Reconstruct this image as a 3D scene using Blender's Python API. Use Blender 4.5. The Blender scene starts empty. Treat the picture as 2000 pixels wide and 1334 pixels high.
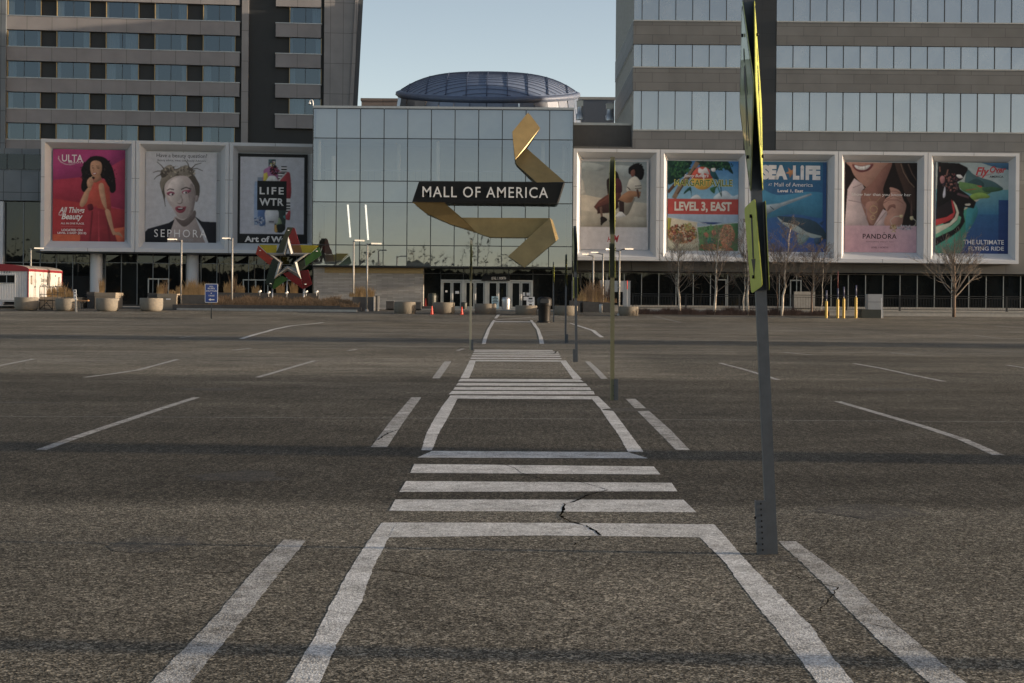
import bpy, math, random
from mathutils import Vector, Matrix
R = math.radians
sc = bpy.context.scene
C = sc.collection
F = 3100.0; CX = 1000.0; CY = 589.0; H = 1.65; ROLL = 0.008

# ---------------------------------------------------------------- camera
cd = bpy.data.cameras.new("camera"); cam = bpy.data.objects.new("camera", cd); C.objects.link(cam)
cam.location = (0, 0, H)
cam.matrix_world = Matrix.Translation((0, 0, H)) @ Matrix.Rotation(R(90), 4, 'X') @ Matrix.Rotation(ROLL, 4, 'Z')
cd.sensor_width = 36; cd.lens = 36 * F / 2000.0
cd.shift_y = -(667 - CY) / 2000.0
cd.clip_start = 0.1; cd.clip_end = 6000
sc.camera = cam

# ---------------------------------------------------------------- sky, sun, exposure
SUN_EL = R(6.6); SUN_AZ = R(3.0)          # low sun from the right, a touch from the camera's side
sdir = Vector((math.cos(SUN_AZ) * math.cos(SUN_EL), -math.sin(SUN_AZ) * math.cos(SUN_EL), math.sin(SUN_EL)))
w = bpy.data.worlds.new("World"); sc.world = w; w.use_nodes = True
nt = w.node_tree; bg = nt.nodes["Background"]
sky = nt.nodes.new("ShaderNodeTexSky"); sky.sky_type = 'NISHITA'; sky.sun_disc = False
sky.sun_elevation = SUN_EL; sky.sun_rotation = R(90) + SUN_AZ
sky.air_density = 0.50; sky.dust_density = 0.7; sky.ozone_density = 0.6; sky.altitude = 250
wb = nt.nodes.new('ShaderNodeMix'); wb.data_type = 'RGBA'; wb.blend_type = 'MULTIPLY'; wb.inputs[0].default_value = 1; wb.inputs[7].default_value = (1.24, .975, .755, 1)   # camera white balance
nt.links.new(sky.outputs[0], wb.inputs[6]); nt.links.new(wb.outputs[2], bg.inputs[0]); bg.inputs[1].default_value = 0.15
sd = bpy.data.lights.new("sun", 'SUN'); sd.energy = 3.6; sd.angle = R(0.5); sd.color = (1.0, 0.81, 0.60)
so = bpy.data.objects.new("sun", sd); C.objects.link(so); so.rotation_euler = sdir.to_track_quat('Z', 'Y').to_euler()
so.location = (60, -5, 40)
vs = sc.view_settings; vs.view_transform = 'Standard'; vs.look = 'None'; vs.exposure = 1.06; vs.gamma = 1.0; vs.use_curve_mapping = False

# ---------------------------------------------------------------- picture measurements to places
def unroll(px, py):
    u, v = px - CX, py - CY
    return u * math.cos(ROLL) + v * math.sin(ROLL), -u * math.sin(ROLL) + v * math.cos(ROLL)
def P(px, py, D):
    u, v = unroll(px, py); return Vector((u * D / F, D, H - v * D / F))
GK = [(-4000, 0), (60, 0), (80, .05), (95, .22), (103, .39), (112, .78), (125, 1.0), (4000, 1.0)]
def G(y):
    for (a, za), (b, zb) in zip(GK, GK[1:]):
        if y <= b: return za + (zb - za) * (y - a) / (b - a)
    return GK[-1][1]
def gnd(px, py):
    u, v = unroll(px, py); lo, hi = 2.5, 131.0
    for _ in range(50):
        m = (lo + hi) / 2
        if v * m / F < H - G(m): lo = m
        else: hi = m
    return Vector((u * lo / F, lo, G(lo)))
class Plane:                                   # a vertical facade plane: local x along it, y into it, z up
    def __init__(s, X0, Y0, t): s.X0, s.Y0, s.t = X0, Y0, t; s.rz = math.atan(t); s.loc = Vector((X0, Y0, 0))
    def at(s, px, py, dy=0.0):
        u, v = unroll(px, py); k = u / F
        c = math.cos(s.rz); sn = math.sin(s.rz)
        X0, Y0 = s.X0 - sn * dy, s.Y0 + c * dy
        Y = (Y0 - s.t * X0) / (1 - s.t * k); X = k * Y
        return ((X - X0) * c + (Y - Y0) * sn, H - v * Y / F)
    def x(s, px, py=400, dy=0.0): return s.at(px, py, dy)[0]
    def z(s, px, py, dy=0.0): return s.at(px, py, dy)[1]

# ---------------------------------------------------------------- mesh builder
def lin(c): return tuple(((x / 255) / 12.92 if x / 255 <= .04045 else ((x / 255 + .055) / 1.055) ** 2.4) for x in c)
class MB:
    def __init__(s): s.v = []; s.f = []; s.m = []; s.c = []; s.sm = []
    def add(s, vs, fs, m=0, c=None, smooth=False):
        o = len(s.v); s.v += [tuple(p) for p in vs]
        for f in fs: s.f.append([i + o for i in f]); s.m.append(m); s.c.append(c); s.sm.append(smooth)
        return s
    def box(s, x0, x1, y0, y1, z0, z1, m=0, c=None):
        return s.add([(x0, y0, z0), (x1, y0, z0), (x1, y1, z0), (x0, y1, z0), (x0, y0, z1), (x1, y0, z1), (x1, y1, z1), (x0, y1, z1)],
              [(0, 3, 2, 1), (4, 5, 6, 7), (0, 1, 5, 4), (1, 2, 6, 5), (2, 3, 7, 6), (3, 0, 4, 7)], m, c)
    def quad(s, a, b, c_, d, m=0, c=None): return s.add([a, b, c_, d], [(0, 1, 2, 3)], m, c)
    def prism(s, pts, y0, y1, m=0, c=None):     # outline in x,z pushed along y
        n = len(pts); vs = [(p[0], y0, p[1]) for p in pts] + [(p[0], y1, p[1]) for p in pts]
        return s.add(vs, [list(range(n)), list(range(2 * n - 1, n - 1, -1))] + [(i, i + n, (i + 1) % n + n, (i + 1) % n) for i in range(n)], m, c)
    def slab(s, pts, off, m=0, c=None):         # any outline in space pushed by a vector
        n = len(pts); off = Vector(off); vs = [Vector(p) for p in pts] + [Vector(p) + off for p in pts]
        return s.add(vs, [list(range(n)), list(range(2 * n - 1, n - 1, -1))] + [(i, i + n, (i + 1) % n + n, (i + 1) % n) for i in range(n)], m, c)
    def lathe(s, prof, n=24, x=0, y=0, z=0, m=0, c=None, smooth=True):
        vs = []; fs = []
        for r, h in prof:
            for i in range(n): a = 2 * math.pi * i / n; vs.append((x + r * math.cos(a), y + r * math.sin(a), z + h))
        for k in range(len(prof) - 1):
            for i in range(n): j = (i + 1) % n; fs.append((k * n + i, k * n + j, (k + 1) * n + j, (k + 1) * n + i))
        s.add(vs, fs, m, c, smooth)
        return s.add([vs[i] for i in range(n)], [list(range(n - 1, -1, -1))], m, c).add([vs[(len(prof) - 1) * n + i] for i in range(n)], [list(range(n))], m, c)
    def tube(s, pts, rads, n=6, m=0, c=None, cap=True):
        pts = [Vector(p) for p in pts]
        if not isinstance(rads, (list, tuple)): rads = [rads] * len(pts)
        vs = []; fs = []
        for i, p in enumerate(pts):
            d = (pts[min(i + 1, len(pts) - 1)] - pts[max(i - 1, 0)]).normalized()
            a = d.orthogonal().normalized() if i == 0 else (a - d * a.dot(d)).normalized()
            b = d.cross(a)
            for k in range(n): t = 2 * math.pi * k / n; vs.append(p + (a * math.cos(t) + b * math.sin(t)) * rads[i])
        for i in range(len(pts) - 1):
            for k in range(n): j = (k + 1) % n; fs.append((i * n + k, i * n + j, (i + 1) * n + j, (i + 1) * n + k))
        if cap: fs += [list(range(n - 1, -1, -1)), list(range((len(pts) - 1) * n, len(pts) * n))]
        return s.add(vs, fs, m, c, n > 4)
    def build(s, name, mats, parent=None, loc=None, rz=0.0, rot=None):
        me = bpy.data.meshes.new(name); me.from_pydata(s.v, [], s.f)
        for mt in (mats if isinstance(mats, (list, tuple)) else [mats]): me.materials.append(mt)
        me.polygons.foreach_set('material_index', s.m); me.polygons.foreach_set('use_smooth', s.sm)
        if any(c is not None for c in s.c):
            at = me.color_attributes.new('ink', 'FLOAT_COLOR', 'CORNER'); buf = []
            for f, c in zip(s.f, s.c): cc = c or (1, 1, 1); buf += [cc[0], cc[1], cc[2], 1.0] * len(f)
            at.data.foreach_set('color', buf)
        me.update(); o = bpy.data.objects.new(name, me); C.objects.link(o)
        if parent: o.parent = parent
        if loc is not None: o.location = loc
        if rot is not None: o.rotation_euler = rot
        elif rz: o.rotation_euler = (0, 0, rz)
        return o
def thing(name, label, cat, loc=(0, 0, 0), rz=0.0, group=None, rot=None):
    o = bpy.data.objects.new(name, None); C.objects.link(o); o.location = loc; o.empty_display_size = .3
    o.rotation_euler = rot if rot is not None else (0, 0, rz)
    return tag(o, label, cat, group)
def tag(o, label, cat, group=None, kind=None):
    o['label'] = label; o['category'] = cat
    if group: o['group'] = group
    if kind: o['kind'] = kind
    return o
def struct(o): o['kind'] = 'structure'; return o
def dup(root, loc, label, rz=None):
    r = root.copy(); C.objects.link(r); r.location = loc; r['label'] = label
    if rz is not None: r.rotation_euler = (0, 0, rz)
    for ch in list(root.children):
        c = ch.copy(); C.objects.link(c); c.parent = r
        for g in list(ch.children): d = g.copy(); C.objects.link(d); d.parent = c
    return r

# ---------------------------------------------------------------- text outlines
_tc = {}
def text_geo(body, bold=0.0, shear=0.0, space=1.0):
    k = (body, bold, shear, space)
    if k in _tc: return _tc[k]
    cu = bpy.data.curves.new("t", 'FONT'); cu.body = body; cu.offset = bold; cu.shear = shear; cu.space_character = space; cu.resolution_u = 3
    ob = bpy.data.objects.new("t", cu); C.objects.link(ob)
    dg = bpy.context.evaluated_depsgraph_get(); dg.update()
    me = bpy.data.meshes.new_from_object(ob.evaluated_get(dg))
    vs = [v.co.copy() for v in me.vertices]; fs = [list(p.vertices) for p in me.polygons]
    bpy.data.objects.remove(ob); bpy.data.curves.remove(cu); bpy.data.meshes.remove(me)
    x0 = min(v.x for v in vs); x1 = max(v.x for v in vs); y0 = min(v.y for v in vs); y1 = max(v.y for v in vs)
    g = ([((v.x - x0) / (x1 - x0), (v.y - y0) / (y1 - y0)) for v in vs], fs); _tc[k] = g
    return g
def text(mb, body, x0, x1, z0, z1, y, m=0, c=None, bold=0.0, shear=0.0, space=1.0, thick=0.0):
    vs, fs = text_geo(body, bold, shear, space)
    V = [(x0 + a * (x1 - x0), y, z0 + b * (z1 - z0)) for a, b in vs]
    mb.add(V, fs, m, c)
    if thick:
        ed = {}
        for f in fs:
            for i in range(len(f)): e = (f[i], f[(i + 1) % len(f)]); ed[e] = 1
        n = len(V); B = V + [(p[0], y + thick, p[2]) for p in V]
        mb.add(B, [(a, b, b + n, a + n) for (a, b) in ed if (b, a) not in ed], m, c)

# ---------------------------------------------------------------- materials
def new_mat(name):
    m = bpy.data.materials.new(name); m.use_nodes = True; return m, m.node_tree, m.node_tree.nodes["Principled BSDF"]
def mat(name, col, rough=.6, metal=0.0, var=.12, scale=3.0, bump=0.0, spec=.5, coat=0.0, emit=None, estr=0.0, vscale=None):
    m, t, b = new_mat(name); b.inputs['Roughness'].default_value = rough; b.inputs['Metallic'].default_value = metal
    b.inputs['Specular IOR Level'].default_value = spec; b.inputs['Coat Weight'].default_value = coat
    tc = t.nodes.new('ShaderNodeTexCoord'); n = t.nodes.new('ShaderNodeTexNoise'); n.inputs['Scale'].default_value = scale
    n.inputs['Detail'].default_value = 6; n.inputs['Roughness'].default_value = .65
    mp = t.nodes.new('ShaderNodeMapping'); t.links.new(tc.outputs['Object'], mp.inputs[0]); t.links.new(mp.outputs[0], n.inputs['Vector'])
    if vscale: mp.inputs['Scale'].default_value = vscale
    cr = t.nodes.new('ShaderNodeValToRGB'); cr.color_ramp.elements[0].position = .3; cr.color_ramp.elements[1].position = .7
    cr.color_ramp.elements[0].color = (*[x * (1 - var) for x in col], 1); cr.color_ramp.elements[1].color = (*[min(1, x * (1 + var)) for x in col], 1)
    t.links.new(n.outputs[0], cr.inputs[0]); t.links.new(cr.outputs[0], b.inputs['Base Color'])
    if bump:
        bp = t.nodes.new('ShaderNodeBump'); bp.inputs['Strength'].default_value = bump; bp.inputs['Distance'].default_value = .02
        n2 = t.nodes.new('ShaderNodeTexNoise'); n2.inputs['Scale'].default_value = scale * 8; n2.inputs['Detail'].default_value = 4
        t.links.new(mp.outputs[0], n2.inputs['Vector']); t.links.new(n2.outputs[0], bp.inputs['Height']); t.links.new(bp.outputs[0], b.inputs['Normal'])
    if emit: b.inputs['Emission Color'].default_value = (*emit, 1); b.inputs['Emission Strength'].default_value = estr
    return m
def panel_mat(name, col, joint, bw, bh, off=.5, rough=.5, gap=.012, var=.08, metal=0.0):   # cladding panels with open joints, laid out in the facade's own x,z
    m, t, b = new_mat(name); b.inputs['Roughness'].default_value = rough; b.inputs['Metallic'].default_value = metal
    tc = t.nodes.new('ShaderNodeTexCoord'); sx = t.nodes.new('ShaderNodeSeparateXYZ'); cx = t.nodes.new('ShaderNodeCombineXYZ')
    t.links.new(tc.outputs['Object'], sx.inputs[0]); t.links.new(sx.outputs[0], cx.inputs[0]); t.links.new(sx.outputs[2], cx.inputs[1])
    br = t.nodes.new('ShaderNodeTexBrick'); br.offset = off; br.inputs['Scale'].default_value = 1
    br.inputs['Brick Width'].default_value = bw; br.inputs['Row Height'].default_value = bh; br.inputs['Mortar Size'].default_value = gap
    br.inputs['Mortar Smooth'].default_value = 0; br.inputs['Bias'].default_value = 0
    br.inputs['Color1'].default_value = (*[x * (1 - var) for x in col], 1); br.inputs['Color2'].default_value = (*[x * (1 + var) for x in col], 1)
    br.inputs['Mortar'].default_value = (*joint, 1)
    t.links.new(cx.outputs[0], br.inputs['Vector'])
    n = t.nodes.new('ShaderNodeTexNoise'); n.inputs['Scale'].default_value = .6; n.inputs['Detail'].default_value = 5; t.links.new(tc.outputs['Object'], n.inputs['Vector'])
    mr = t.nodes.new('ShaderNodeMapRange'); mr.inputs[1].default_value = .3; mr.inputs[2].default_value = .7; mr.inputs[3].default_value = .88; mr.inputs[4].default_value = 1.1
    t.links.new(n.outputs[0], mr.inputs[0])
    mx = t.nodes.new('ShaderNodeMix'); mx.data_type = 'RGBA'; mx.blend_type = 'MULTIPLY'; mx.inputs[0].default_value = 1
    t.links.new(br.outputs[0], mx.inputs[6]); t.links.new(mr.outputs[0], mx.inputs[7]); t.links.new(mx.outputs[2], b.inputs['Base Color'])
    return m
def glass_mat(name, body, refl, tint=(1, 1, 1), rough=.015, clear=None, wav=.0):   # coated glass: mirror + body colour (or see-through)
    m, t, b = new_mat(name); t.nodes.remove(b); out = t.nodes['Material Output']
    gl = t.nodes.new('ShaderNodeBsdfGlossy'); gl.inputs[0].default_value = (*tint, 1); gl.inputs['Roughness'].default_value = rough
    if clear: df = t.nodes.new('ShaderNodeBsdfTransparent'); df.inputs[0].default_value = (*clear, 1)
    else:
        df = t.nodes.new('ShaderNodeBsdfDiffuse'); tc = t.nodes.new('ShaderNodeTexCoord'); n = t.nodes.new('ShaderNodeTexNoise')
        n.inputs['Scale'].default_value = .5; n.inputs['Detail'].default_value = 3; t.links.new(tc.outputs['Object'], n.inputs['Vector'])
        cr = t.nodes.new('ShaderNodeValToRGB'); cr.color_ramp.elements[0].position = .35; cr.color_ramp.elements[1].position = .65
        cr.color_ramp.elements[0].color = (*[x * .75 for x in body], 1); cr.color_ramp.elements[1].color = (*[x * 1.25 for x in body], 1)
        t.links.new(n.outputs[0], cr.inputs[0])
        oi = t.nodes.new('ShaderNodeObjectInfo'); mr_ = t.nodes.new('ShaderNodeMapRange'); mr_.inputs[3].default_value = .7; mr_.inputs[4].default_value = 1.3; t.links.new(oi.outputs['Random'], mr_.inputs[0])   # blinds differ room by room
        mm_ = t.nodes.new('ShaderNodeMix'); mm_.data_type = 'RGBA'; mm_.blend_type = 'MULTIPLY'; mm_.inputs[0].default_value = 1; t.links.new(cr.outputs[0], mm_.inputs[6]); t.links.new(mr_.outputs[0], mm_.inputs[7]); t.links.new(mm_.outputs[2], df.inputs[0])
    mx = t.nodes.new('ShaderNodeMixShader'); mx.inputs[0].default_value = refl
    fr = t.nodes.new('ShaderNodeLayerWeight'); fr.inputs[0].default_value = .5
    ma = t.nodes.new('ShaderNodeMath'); ma.operation = 'MULTIPLY_ADD'; ma.inputs[1].default_value = 1 - refl; ma.inputs[2].default_value = refl; ma.use_clamp = True
    pw = t.nodes.new('ShaderNodeMath'); pw.operation = 'POWER'; pw.inputs[1].default_value = 3
    t.links.new(fr.outputs['Facing'], pw.inputs[0]); t.links.new(pw.outputs[0], ma.inputs[0]); t.links.new(ma.outputs[0], mx.inputs[0])
    if wav:
        tc2 = t.nodes.new('ShaderNodeTexCoord'); n2 = t.nodes.new('ShaderNodeTexNoise'); n2.inputs['Scale'].default_value = .7; n2.inputs['Detail'].default_value = 1
        bp = t.nodes.new('ShaderNodeBump'); bp.inputs['Strength'].default_value = wav; bp.inputs['Distance'].default_value = .01
        t.links.new(tc2.outputs['Object'], n2.inputs['Vector']); t.links.new(n2.outputs[0], bp.inputs['Height']); t.links.new(bp.outputs[0], gl.inputs['Normal'])
    t.links.new(df.outputs[0], mx.inputs[1]); t.links.new(gl.outputs[0], mx.inputs[2]); t.links.new(mx.outputs[0], out.inputs[0])
    return m
def ink_mat(name='printed_vinyl'):   # vinyl print with muted, slightly mottled colours
    m, t, b = new_mat(name); a = t.nodes.new('ShaderNodeAttribute'); a.attribute_name = 'ink'
    tc = t.nodes.new('ShaderNodeTexCoord'); n = t.nodes.new('ShaderNodeTexNoise'); n.inputs['Scale'].default_value = 2.2; n.inputs['Detail'].default_value = 8
    t.links.new(tc.outputs['Object'], n.inputs['Vector'])
    mr = t.nodes.new('ShaderNodeMapRange'); mr.inputs[1].default_value = .25; mr.inputs[2].default_value = .75; mr.inputs[3].default_value = .74; mr.inputs[4].default_value = .93
    t.links.new(n.outputs[0], mr.inputs[0])
    hs = t.nodes.new('ShaderNodeHueSaturation'); hs.inputs['Saturation'].default_value = .90; t.links.new(a.outputs[0], hs.inputs['Color'])
    mx = t.nodes.new('ShaderNodeMix'); mx.data_type = 'RGBA'; mx.blend_type = 'MULTIPLY'; mx.inputs[0].default_value = 1
    t.links.new(hs.outputs[0], mx.inputs[6]); t.links.new(mr.outputs[0], mx.inputs[7]); t.links.new(mx.outputs[2], b.inputs['Base Color'])
    b.inputs['Roughness'].default_value = .55; b.inputs['Specular IOR Level'].default_value = .25
    return m

M = {}
M['white_panel'] = mat('white_panel', (.53, .55, .58), .45, var=.05, scale=.8)
M['white_back'] = mat('white_back_panel', (.50, .52, .54), .55, var=.05, scale=1)
M['joint'] = mat('dark_joint', (.03, .03, .032), .7, var=.05)
M['ink'] = ink_mat()
M['hotel_panel'] = panel_mat('hotel_panel', (.26, .245, .248), (.09, .085, .085), 2.43, 50, 0, .5, .02, .04)
M['hotel_fin'] = panel_mat('hotel_fin_panel', (.28, .265, .262), (.11, .10, .10), 1.3, 3.1, 0, .5, .02, .04)
M['hotel_dark'] = mat('dark_metal_panel', (.016, .018, .02), .5, var=.15, scale=1.5)
M['lit_gold'] = mat('sunlit_gold_metal', (.36, .26, .12), .4, metal=.3, var=.1)  # sunlit gold of the window reveals put into the colour
M['blue_wall'] = panel_mat('blue_grey_panel', (.145, .165, .185), (.05, .055, .06), 1.45, 3.2, 0, .4, .03, .06)
M['office_clad'] = panel_mat('grey_stone_cladding', (.150, .155, .156), (.045, .046, .047), 2.9, .82, .5, .6, .014, .09)
M['office_plain'] = panel_mat('grey_fascia', (.125, .127, .125), (.05, .05, .05), 4.4, 3.0, 0, .6, .02, .06)
M['black_shaft'] = panel_mat('black_shaft_panel', (.018, .019, .022), (.008, .008, .009), 1.2, 2.0, 0, .35, .02, .1)
M['metal'] = mat('brushed_metal', (.42, .43, .44), .38, metal=.8, var=.1, scale=5)
M['mullion_dark'] = mat('dark_mullion', (.03, .034, .036), .45, var=.1)
M['mullion_light'] = mat('aluminium_mullion', (.42, .42, .40), .4, metal=.5, var=.08)
M['atrium_glass'] = glass_mat('atrium_glass', None, .26, (.78, .84, .96), .012, clear=(.64, .66, .66), wav=.12)
M['office_glass'] = glass_mat('office_glass', (.135, .14, .135), .36, (.86, .88, .92), .02, wav=.03)
M['hotel_glass'] = glass_mat('hotel_glass', None, .14, (.70, .84, .95), .015, clear=(.42, .48, .52), wav=.03)
M['dark_glass'] = glass_mat('dark_shop_glass', (.012, .014, .0145), .05, (.84, .92, 1), .012, wav=.08)
M['stone'] = panel_mat('split_stone_wall', (.36, .34, .31), (.2, .19, .17), .9, .12, .5, .8, .008, .18)
M['gold'] = mat('gold_ribbon_metal', (.285, .215, .10), .42, metal=.55, var=.16, scale=.7)
M['sign_black'] = mat('sign_black', (.010, .011, .012), .5, var=.1, spec=.2)
M['letter_white'] = mat('letter_white', (.75, .75, .74), .5, var=.03)
M['concrete'] = mat('planter_concrete', (.20, .178, .145), .85, var=.14, scale=6, bump=.25)
M['kerb'] = mat('kerb_concrete', (.42, .40, .36), .85, var=.15, scale=4, bump=.2)
M['dark_conc'] = mat('dark_concrete', (.085, .08, .075), .8, var=.2, scale=3, bump=.2)
M['tan_box'] = mat('tan_planter_box', (.27, .225, .17), .7, var=.1, scale=3)
M['pave'] = mat('pavement_concrete', (.30, .285, .26), .85, var=.14, scale=1.4)
M['steel_post'] = mat('galvanised_steel', (.068, .08, .094), .5, metal=.15, var=.18, scale=9)
M['mullion_grey'] = mat('grey_mullion', (.20, .215, .225), .4, metal=.4, var=.08)
M['star_silver'] = mat('star_silver', (.26, .26, .25), .45, metal=.2, var=.08)
M['planter_grey'] = mat('darker_planter_concrete', (.165, .145, .115), .85, var=.14, scale=6, bump=.25)  # darker concrete tone for the planters near the entrance
M['pale_post'] = mat('pale_tan_steel', (.30, .29, .22), .55, var=.12, scale=8)
M['olive_post'] = mat('olive_painted_steel', (.16, .155, .085), .55, var=.15, scale=8)
M['pole_light'] = mat('pale_lamp_pole', (.36, .345, .315), .45, metal=.15, var=.06)
M['lamp_head'] = mat('lamp_head_white', (.72, .70, .65), .4, var=.05)
M['black_plastic'] = mat('black_bin_plastic', (.012, .011, .010), .5, var=.2, scale=6, spec=.22)
M['fluoro'] = mat('fluorescent_yellow_green', (.40, .43, .085), .5, var=.14, scale=12, spec=.15)
M['fluoro_shaded'] = mat('shaded_yellow_green', (.24, .29, .10), .4, var=.2, scale=9, spec=.5, coat=.45)  # shaded copy of the sign yellow, for the left-facing diamond plates
M['sign_back'] = mat('sign_aluminium_back', (.05, .055, .055), .5, metal=.2, var=.14, scale=8)
M['blue_sign'] = mat('blue_sign_face', (.03, .07, .27), .5, var=.06)
M['sign_white'] = mat('sign_white', (.78, .78, .78), .5, var=.04)
M['yellow'] = mat('yellow_bollard_paint', (.52, .34, .05), .5, var=.1, scale=8)
M['purple'] = mat('dark_blue_sleeve', (.05, .055, .10), .5, var=.1)
M['red'] = mat('trailer_red_paint', (.20, .014, .02), .45, var=.08)
M['cream'] = mat('trailer_white_paint', (.48, .47, .45), .5, var=.06, scale=2)
M['trailer_side'] = mat('trailer_grey_white_metal', (.60, .61, .62), .5, var=.06, scale=2)
M['trailer_roof'] = mat('trailer_roof_grey', (.22, .20, .18), .7, var=.1)
M['cone'] = mat('orange_cone', (.85, .06, .03), .5, var=.06)
M['bark_white'] = mat('birch_bark', (.52, .46, .38), .8, var=.35, scale=5, vscale=(1, 1, 3))
M['bark_brown'] = mat('brown_bark', (.15, .105, .075), .85, var=.3, scale=6)
M['twig'] = mat('bare_twig', (.16, .13, .105), .85, var=.25, scale=2)
M['twig_pale'] = mat('pale_twig', (.20, .168, .138), .85, var=.25, scale=2)
M['dry'] = mat('dry_tan_grass', (.40, .26, .12), .85, var=.35, scale=3)
M['dry_brown'] = mat('dry_brown_sedge', (.27, .175, .10), .9, var=.4, scale=2)
M['hedge'] = mat('bare_brown_hedge', (.085, .055, .045), .9, var=.35, scale=2)
M['util_grey'] = mat('utility_grey', (.33, .345, .36), .5, var=.06)
M['util_green'] = mat('utility_dark_green', (.035, .04, .032), .5, var=.1)
M['rail'] = mat('black_railing', (.018, .018, .018), .5, var=.1)
M['interior'] = mat('interior_wall', (.56, .56, .52), .8, var=.1, scale=.3)
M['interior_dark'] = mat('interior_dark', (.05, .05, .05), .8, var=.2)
M['curtain'] = mat('curtain_cloth', (.42, .47, .50), .9, var=.12, scale=6, vscale=(4, 1, .3))
M['tube'] = mat('lit_lamp_tube', (.9, .85, .75), .5, emit=(1, .88, .72), estr=1.0)
M['column_lit'] = mat('pale_column', (.75, .70, .58), .6, var=.05)
M['dome_rim'] = mat('dome_rim_metal', (.12, .15, .225), .55, metal=.1, var=.08)
M['dome_blue'] = mat('dome_roof_metal', (.21, .265, .385), .5, metal=.1, var=.1)
M['dome_rib'] = mat('dome_rib', (.07, .09, .15), .5, var=.1)
M['drum'] = mat('drum_panel', (.22, .24, .28), .28, metal=.7, var=.12, scale=.3)
M['beige'] = panel_mat('beige_panel', (.30, .26, .24), (.14, .12, .12), 2.6, 2.0, 0, .6, .02, .05)

# ---------------------------------------------------------------- asphalt, paint
def asphalt_nodes(t):
    L = t.links.new; N = t.nodes.new
    tc = N('ShaderNodeTexCoord'); sx = N('ShaderNodeSeparateXYZ'); L(tc.outputs['Object'], sx.inputs[0])
    def noise(sc_, det=2, rough=.5, vec=None):
        n = N('ShaderNodeTexNoise'); n.inputs['Scale'].default_value = sc_; n.inputs['Detail'].default_value = det; n.inputs['Roughness'].default_value = rough
        L(vec or tc.outputs['Object'], n.inputs['Vector']); return n.outputs[0]
    def math_(op, a, b=None, clamp=False):
        m = N('ShaderNodeMath'); m.operation = op; m.use_clamp = clamp
        for i, x in enumerate((a, b)):
            if x is None: continue
            if isinstance(x, (int, float)): m.inputs[i].default_value = x
            else: L(x, m.inputs[i])
        return m.outputs[0]
    def rng(x, a, b, c, d):
        m = N('ShaderNodeMapRange'); L(x, m.inputs[0]); m.inputs[1].default_value = a; m.inputs[2].default_value = b; m.inputs[3].default_value = c; m.inputs[4].default_value = d; return m.outputs[0]
    # resurfaced lanes: where one pour of asphalt meets the next, across the lot
    y = math_('ADD', sx.outputs[1], math_('MULTIPLY', math_('SUBTRACT', noise(.25, 3), .5), .25))
    x = sx.outputs[0]
    ystep = math_('ADD', y, math_('MULTIPLY', x, -.0))
    cr = N('ShaderNodeValToRGB'); cr.color_ramp.interpolation = 'LINEAR'; e = cr.color_ramp.elements
    stops = [(0, 1.10), (12.75, 1.10), (12.88, .50), (24, .59), (34.3, .67), (34.8, 1.36), (47, 1.38), (47.5, 1.28), (58, 1.15), (62, 1.05), (66, 1.15), (100, 1.2), (200, 1.1)]
    mxv = 200.0
    while len(e) < len(stops): e.new(.5)
    for el, (p, v) in zip(e, stops): el.position = p / mxv; el.color = (v / 1.4, v / 1.4, v / 1.4, 1)
    L(math_('DIVIDE', ystep, mxv, True), cr.inputs[0])
    lane = math_('MULTIPLY', cr.outputs[0], 1.4)
    # a darker newer pour right of the walkway in the third lane
    dk = math_('MULTIPLY', math_('MULTIPLY', rng(x, 2.6, 4.2, 0, 1), rng(y, 34.6, 34.8, 0, 1)), rng(y, 51, 51.6, 1, 0))
    lane = math_('MULTIPLY', lane, rng(dk, 0, 1, 1, .66))
    vo = N('ShaderNodeTexVoronoi'); vo.inputs['Scale'].default_value = 105; L(tc.outputs['Object'], vo.inputs['Vector'])
    sp = N('ShaderNodeSeparateColor'); L(vo.outputs['Color'], sp.inputs[0])
    grain = rng(math_('POWER', sp.outputs[0], 2.2), 0, 1, .30, 2.9)
    vo2 = N('ShaderNodeTexVoronoi'); vo2.inputs['Scale'].default_value = 36; L(tc.outputs['Object'], vo2.inputs['Vector'])
    sp2 = N('ShaderNodeSeparateColor'); L(vo2.outputs['Color'], sp2.inputs[0])
    grain = math_('MULTIPLY', grain, rng(math_('POWER', sp2.outputs[1], 1.5), 0, 1, .62, 1.6))
    blot = rng(noise(.9, 6, .7), .3, .7, .78, 1.2)
    mp = N('ShaderNodeMapping'); mp.inputs['Scale'].default_value = (.12, 1.0, 1); L(tc.outputs['Object'], mp.inputs[0])
    streak = rng(noise(.5, 6, .7, mp.outputs[0]), .3, .7, .82, 1.18)
    mp2 = N('ShaderNodeMapping'); mp2.inputs['Scale'].default_value = (22, 1.6, 1); L(tc.outputs['Object'], mp2.inputs[0])      # raked coarse chip seal in the farther lanes
    chip = rng(noise(1.0, 3, .75, mp2.outputs[0]), .25, .75, .55, 1.5); chip = math_('ADD', 1.0, math_('MULTIPLY', math_('SUBTRACT', chip, 1.0), rng(y, 12.8, 13.2, .0, 1.0)))
    wheel = N('ShaderNodeMapping'); wheel.inputs['Scale'].default_value = (.02, .55, 1); L(tc.outputs['Object'], wheel.inputs[0])
    track = rng(noise(1.0, 4, .6, wheel.outputs[0]), .35, .65, .84, 1.12); patch = rng(noise(.16, 5, .65), .38, .62, .76, 1.16)
    k = math_('MULTIPLY', math_('MULTIPLY', math_('MULTIPLY', grain, lane), math_('MULTIPLY', blot, streak)), math_('MULTIPLY', chip, math_('MULTIPLY', track, patch)))
    hue = N('ShaderNodeMix'); hue.data_type = 'RGBA'; hue.inputs[6].default_value = (.124, .110, .084, 1); hue.inputs[7].default_value = (.107, .105, .095, 1)
    L(math_('MULTIPLY', sp.outputs[2], rng(noise(.06, 2), .35, .65, .3, 1.2)), hue.inputs[0])
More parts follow.
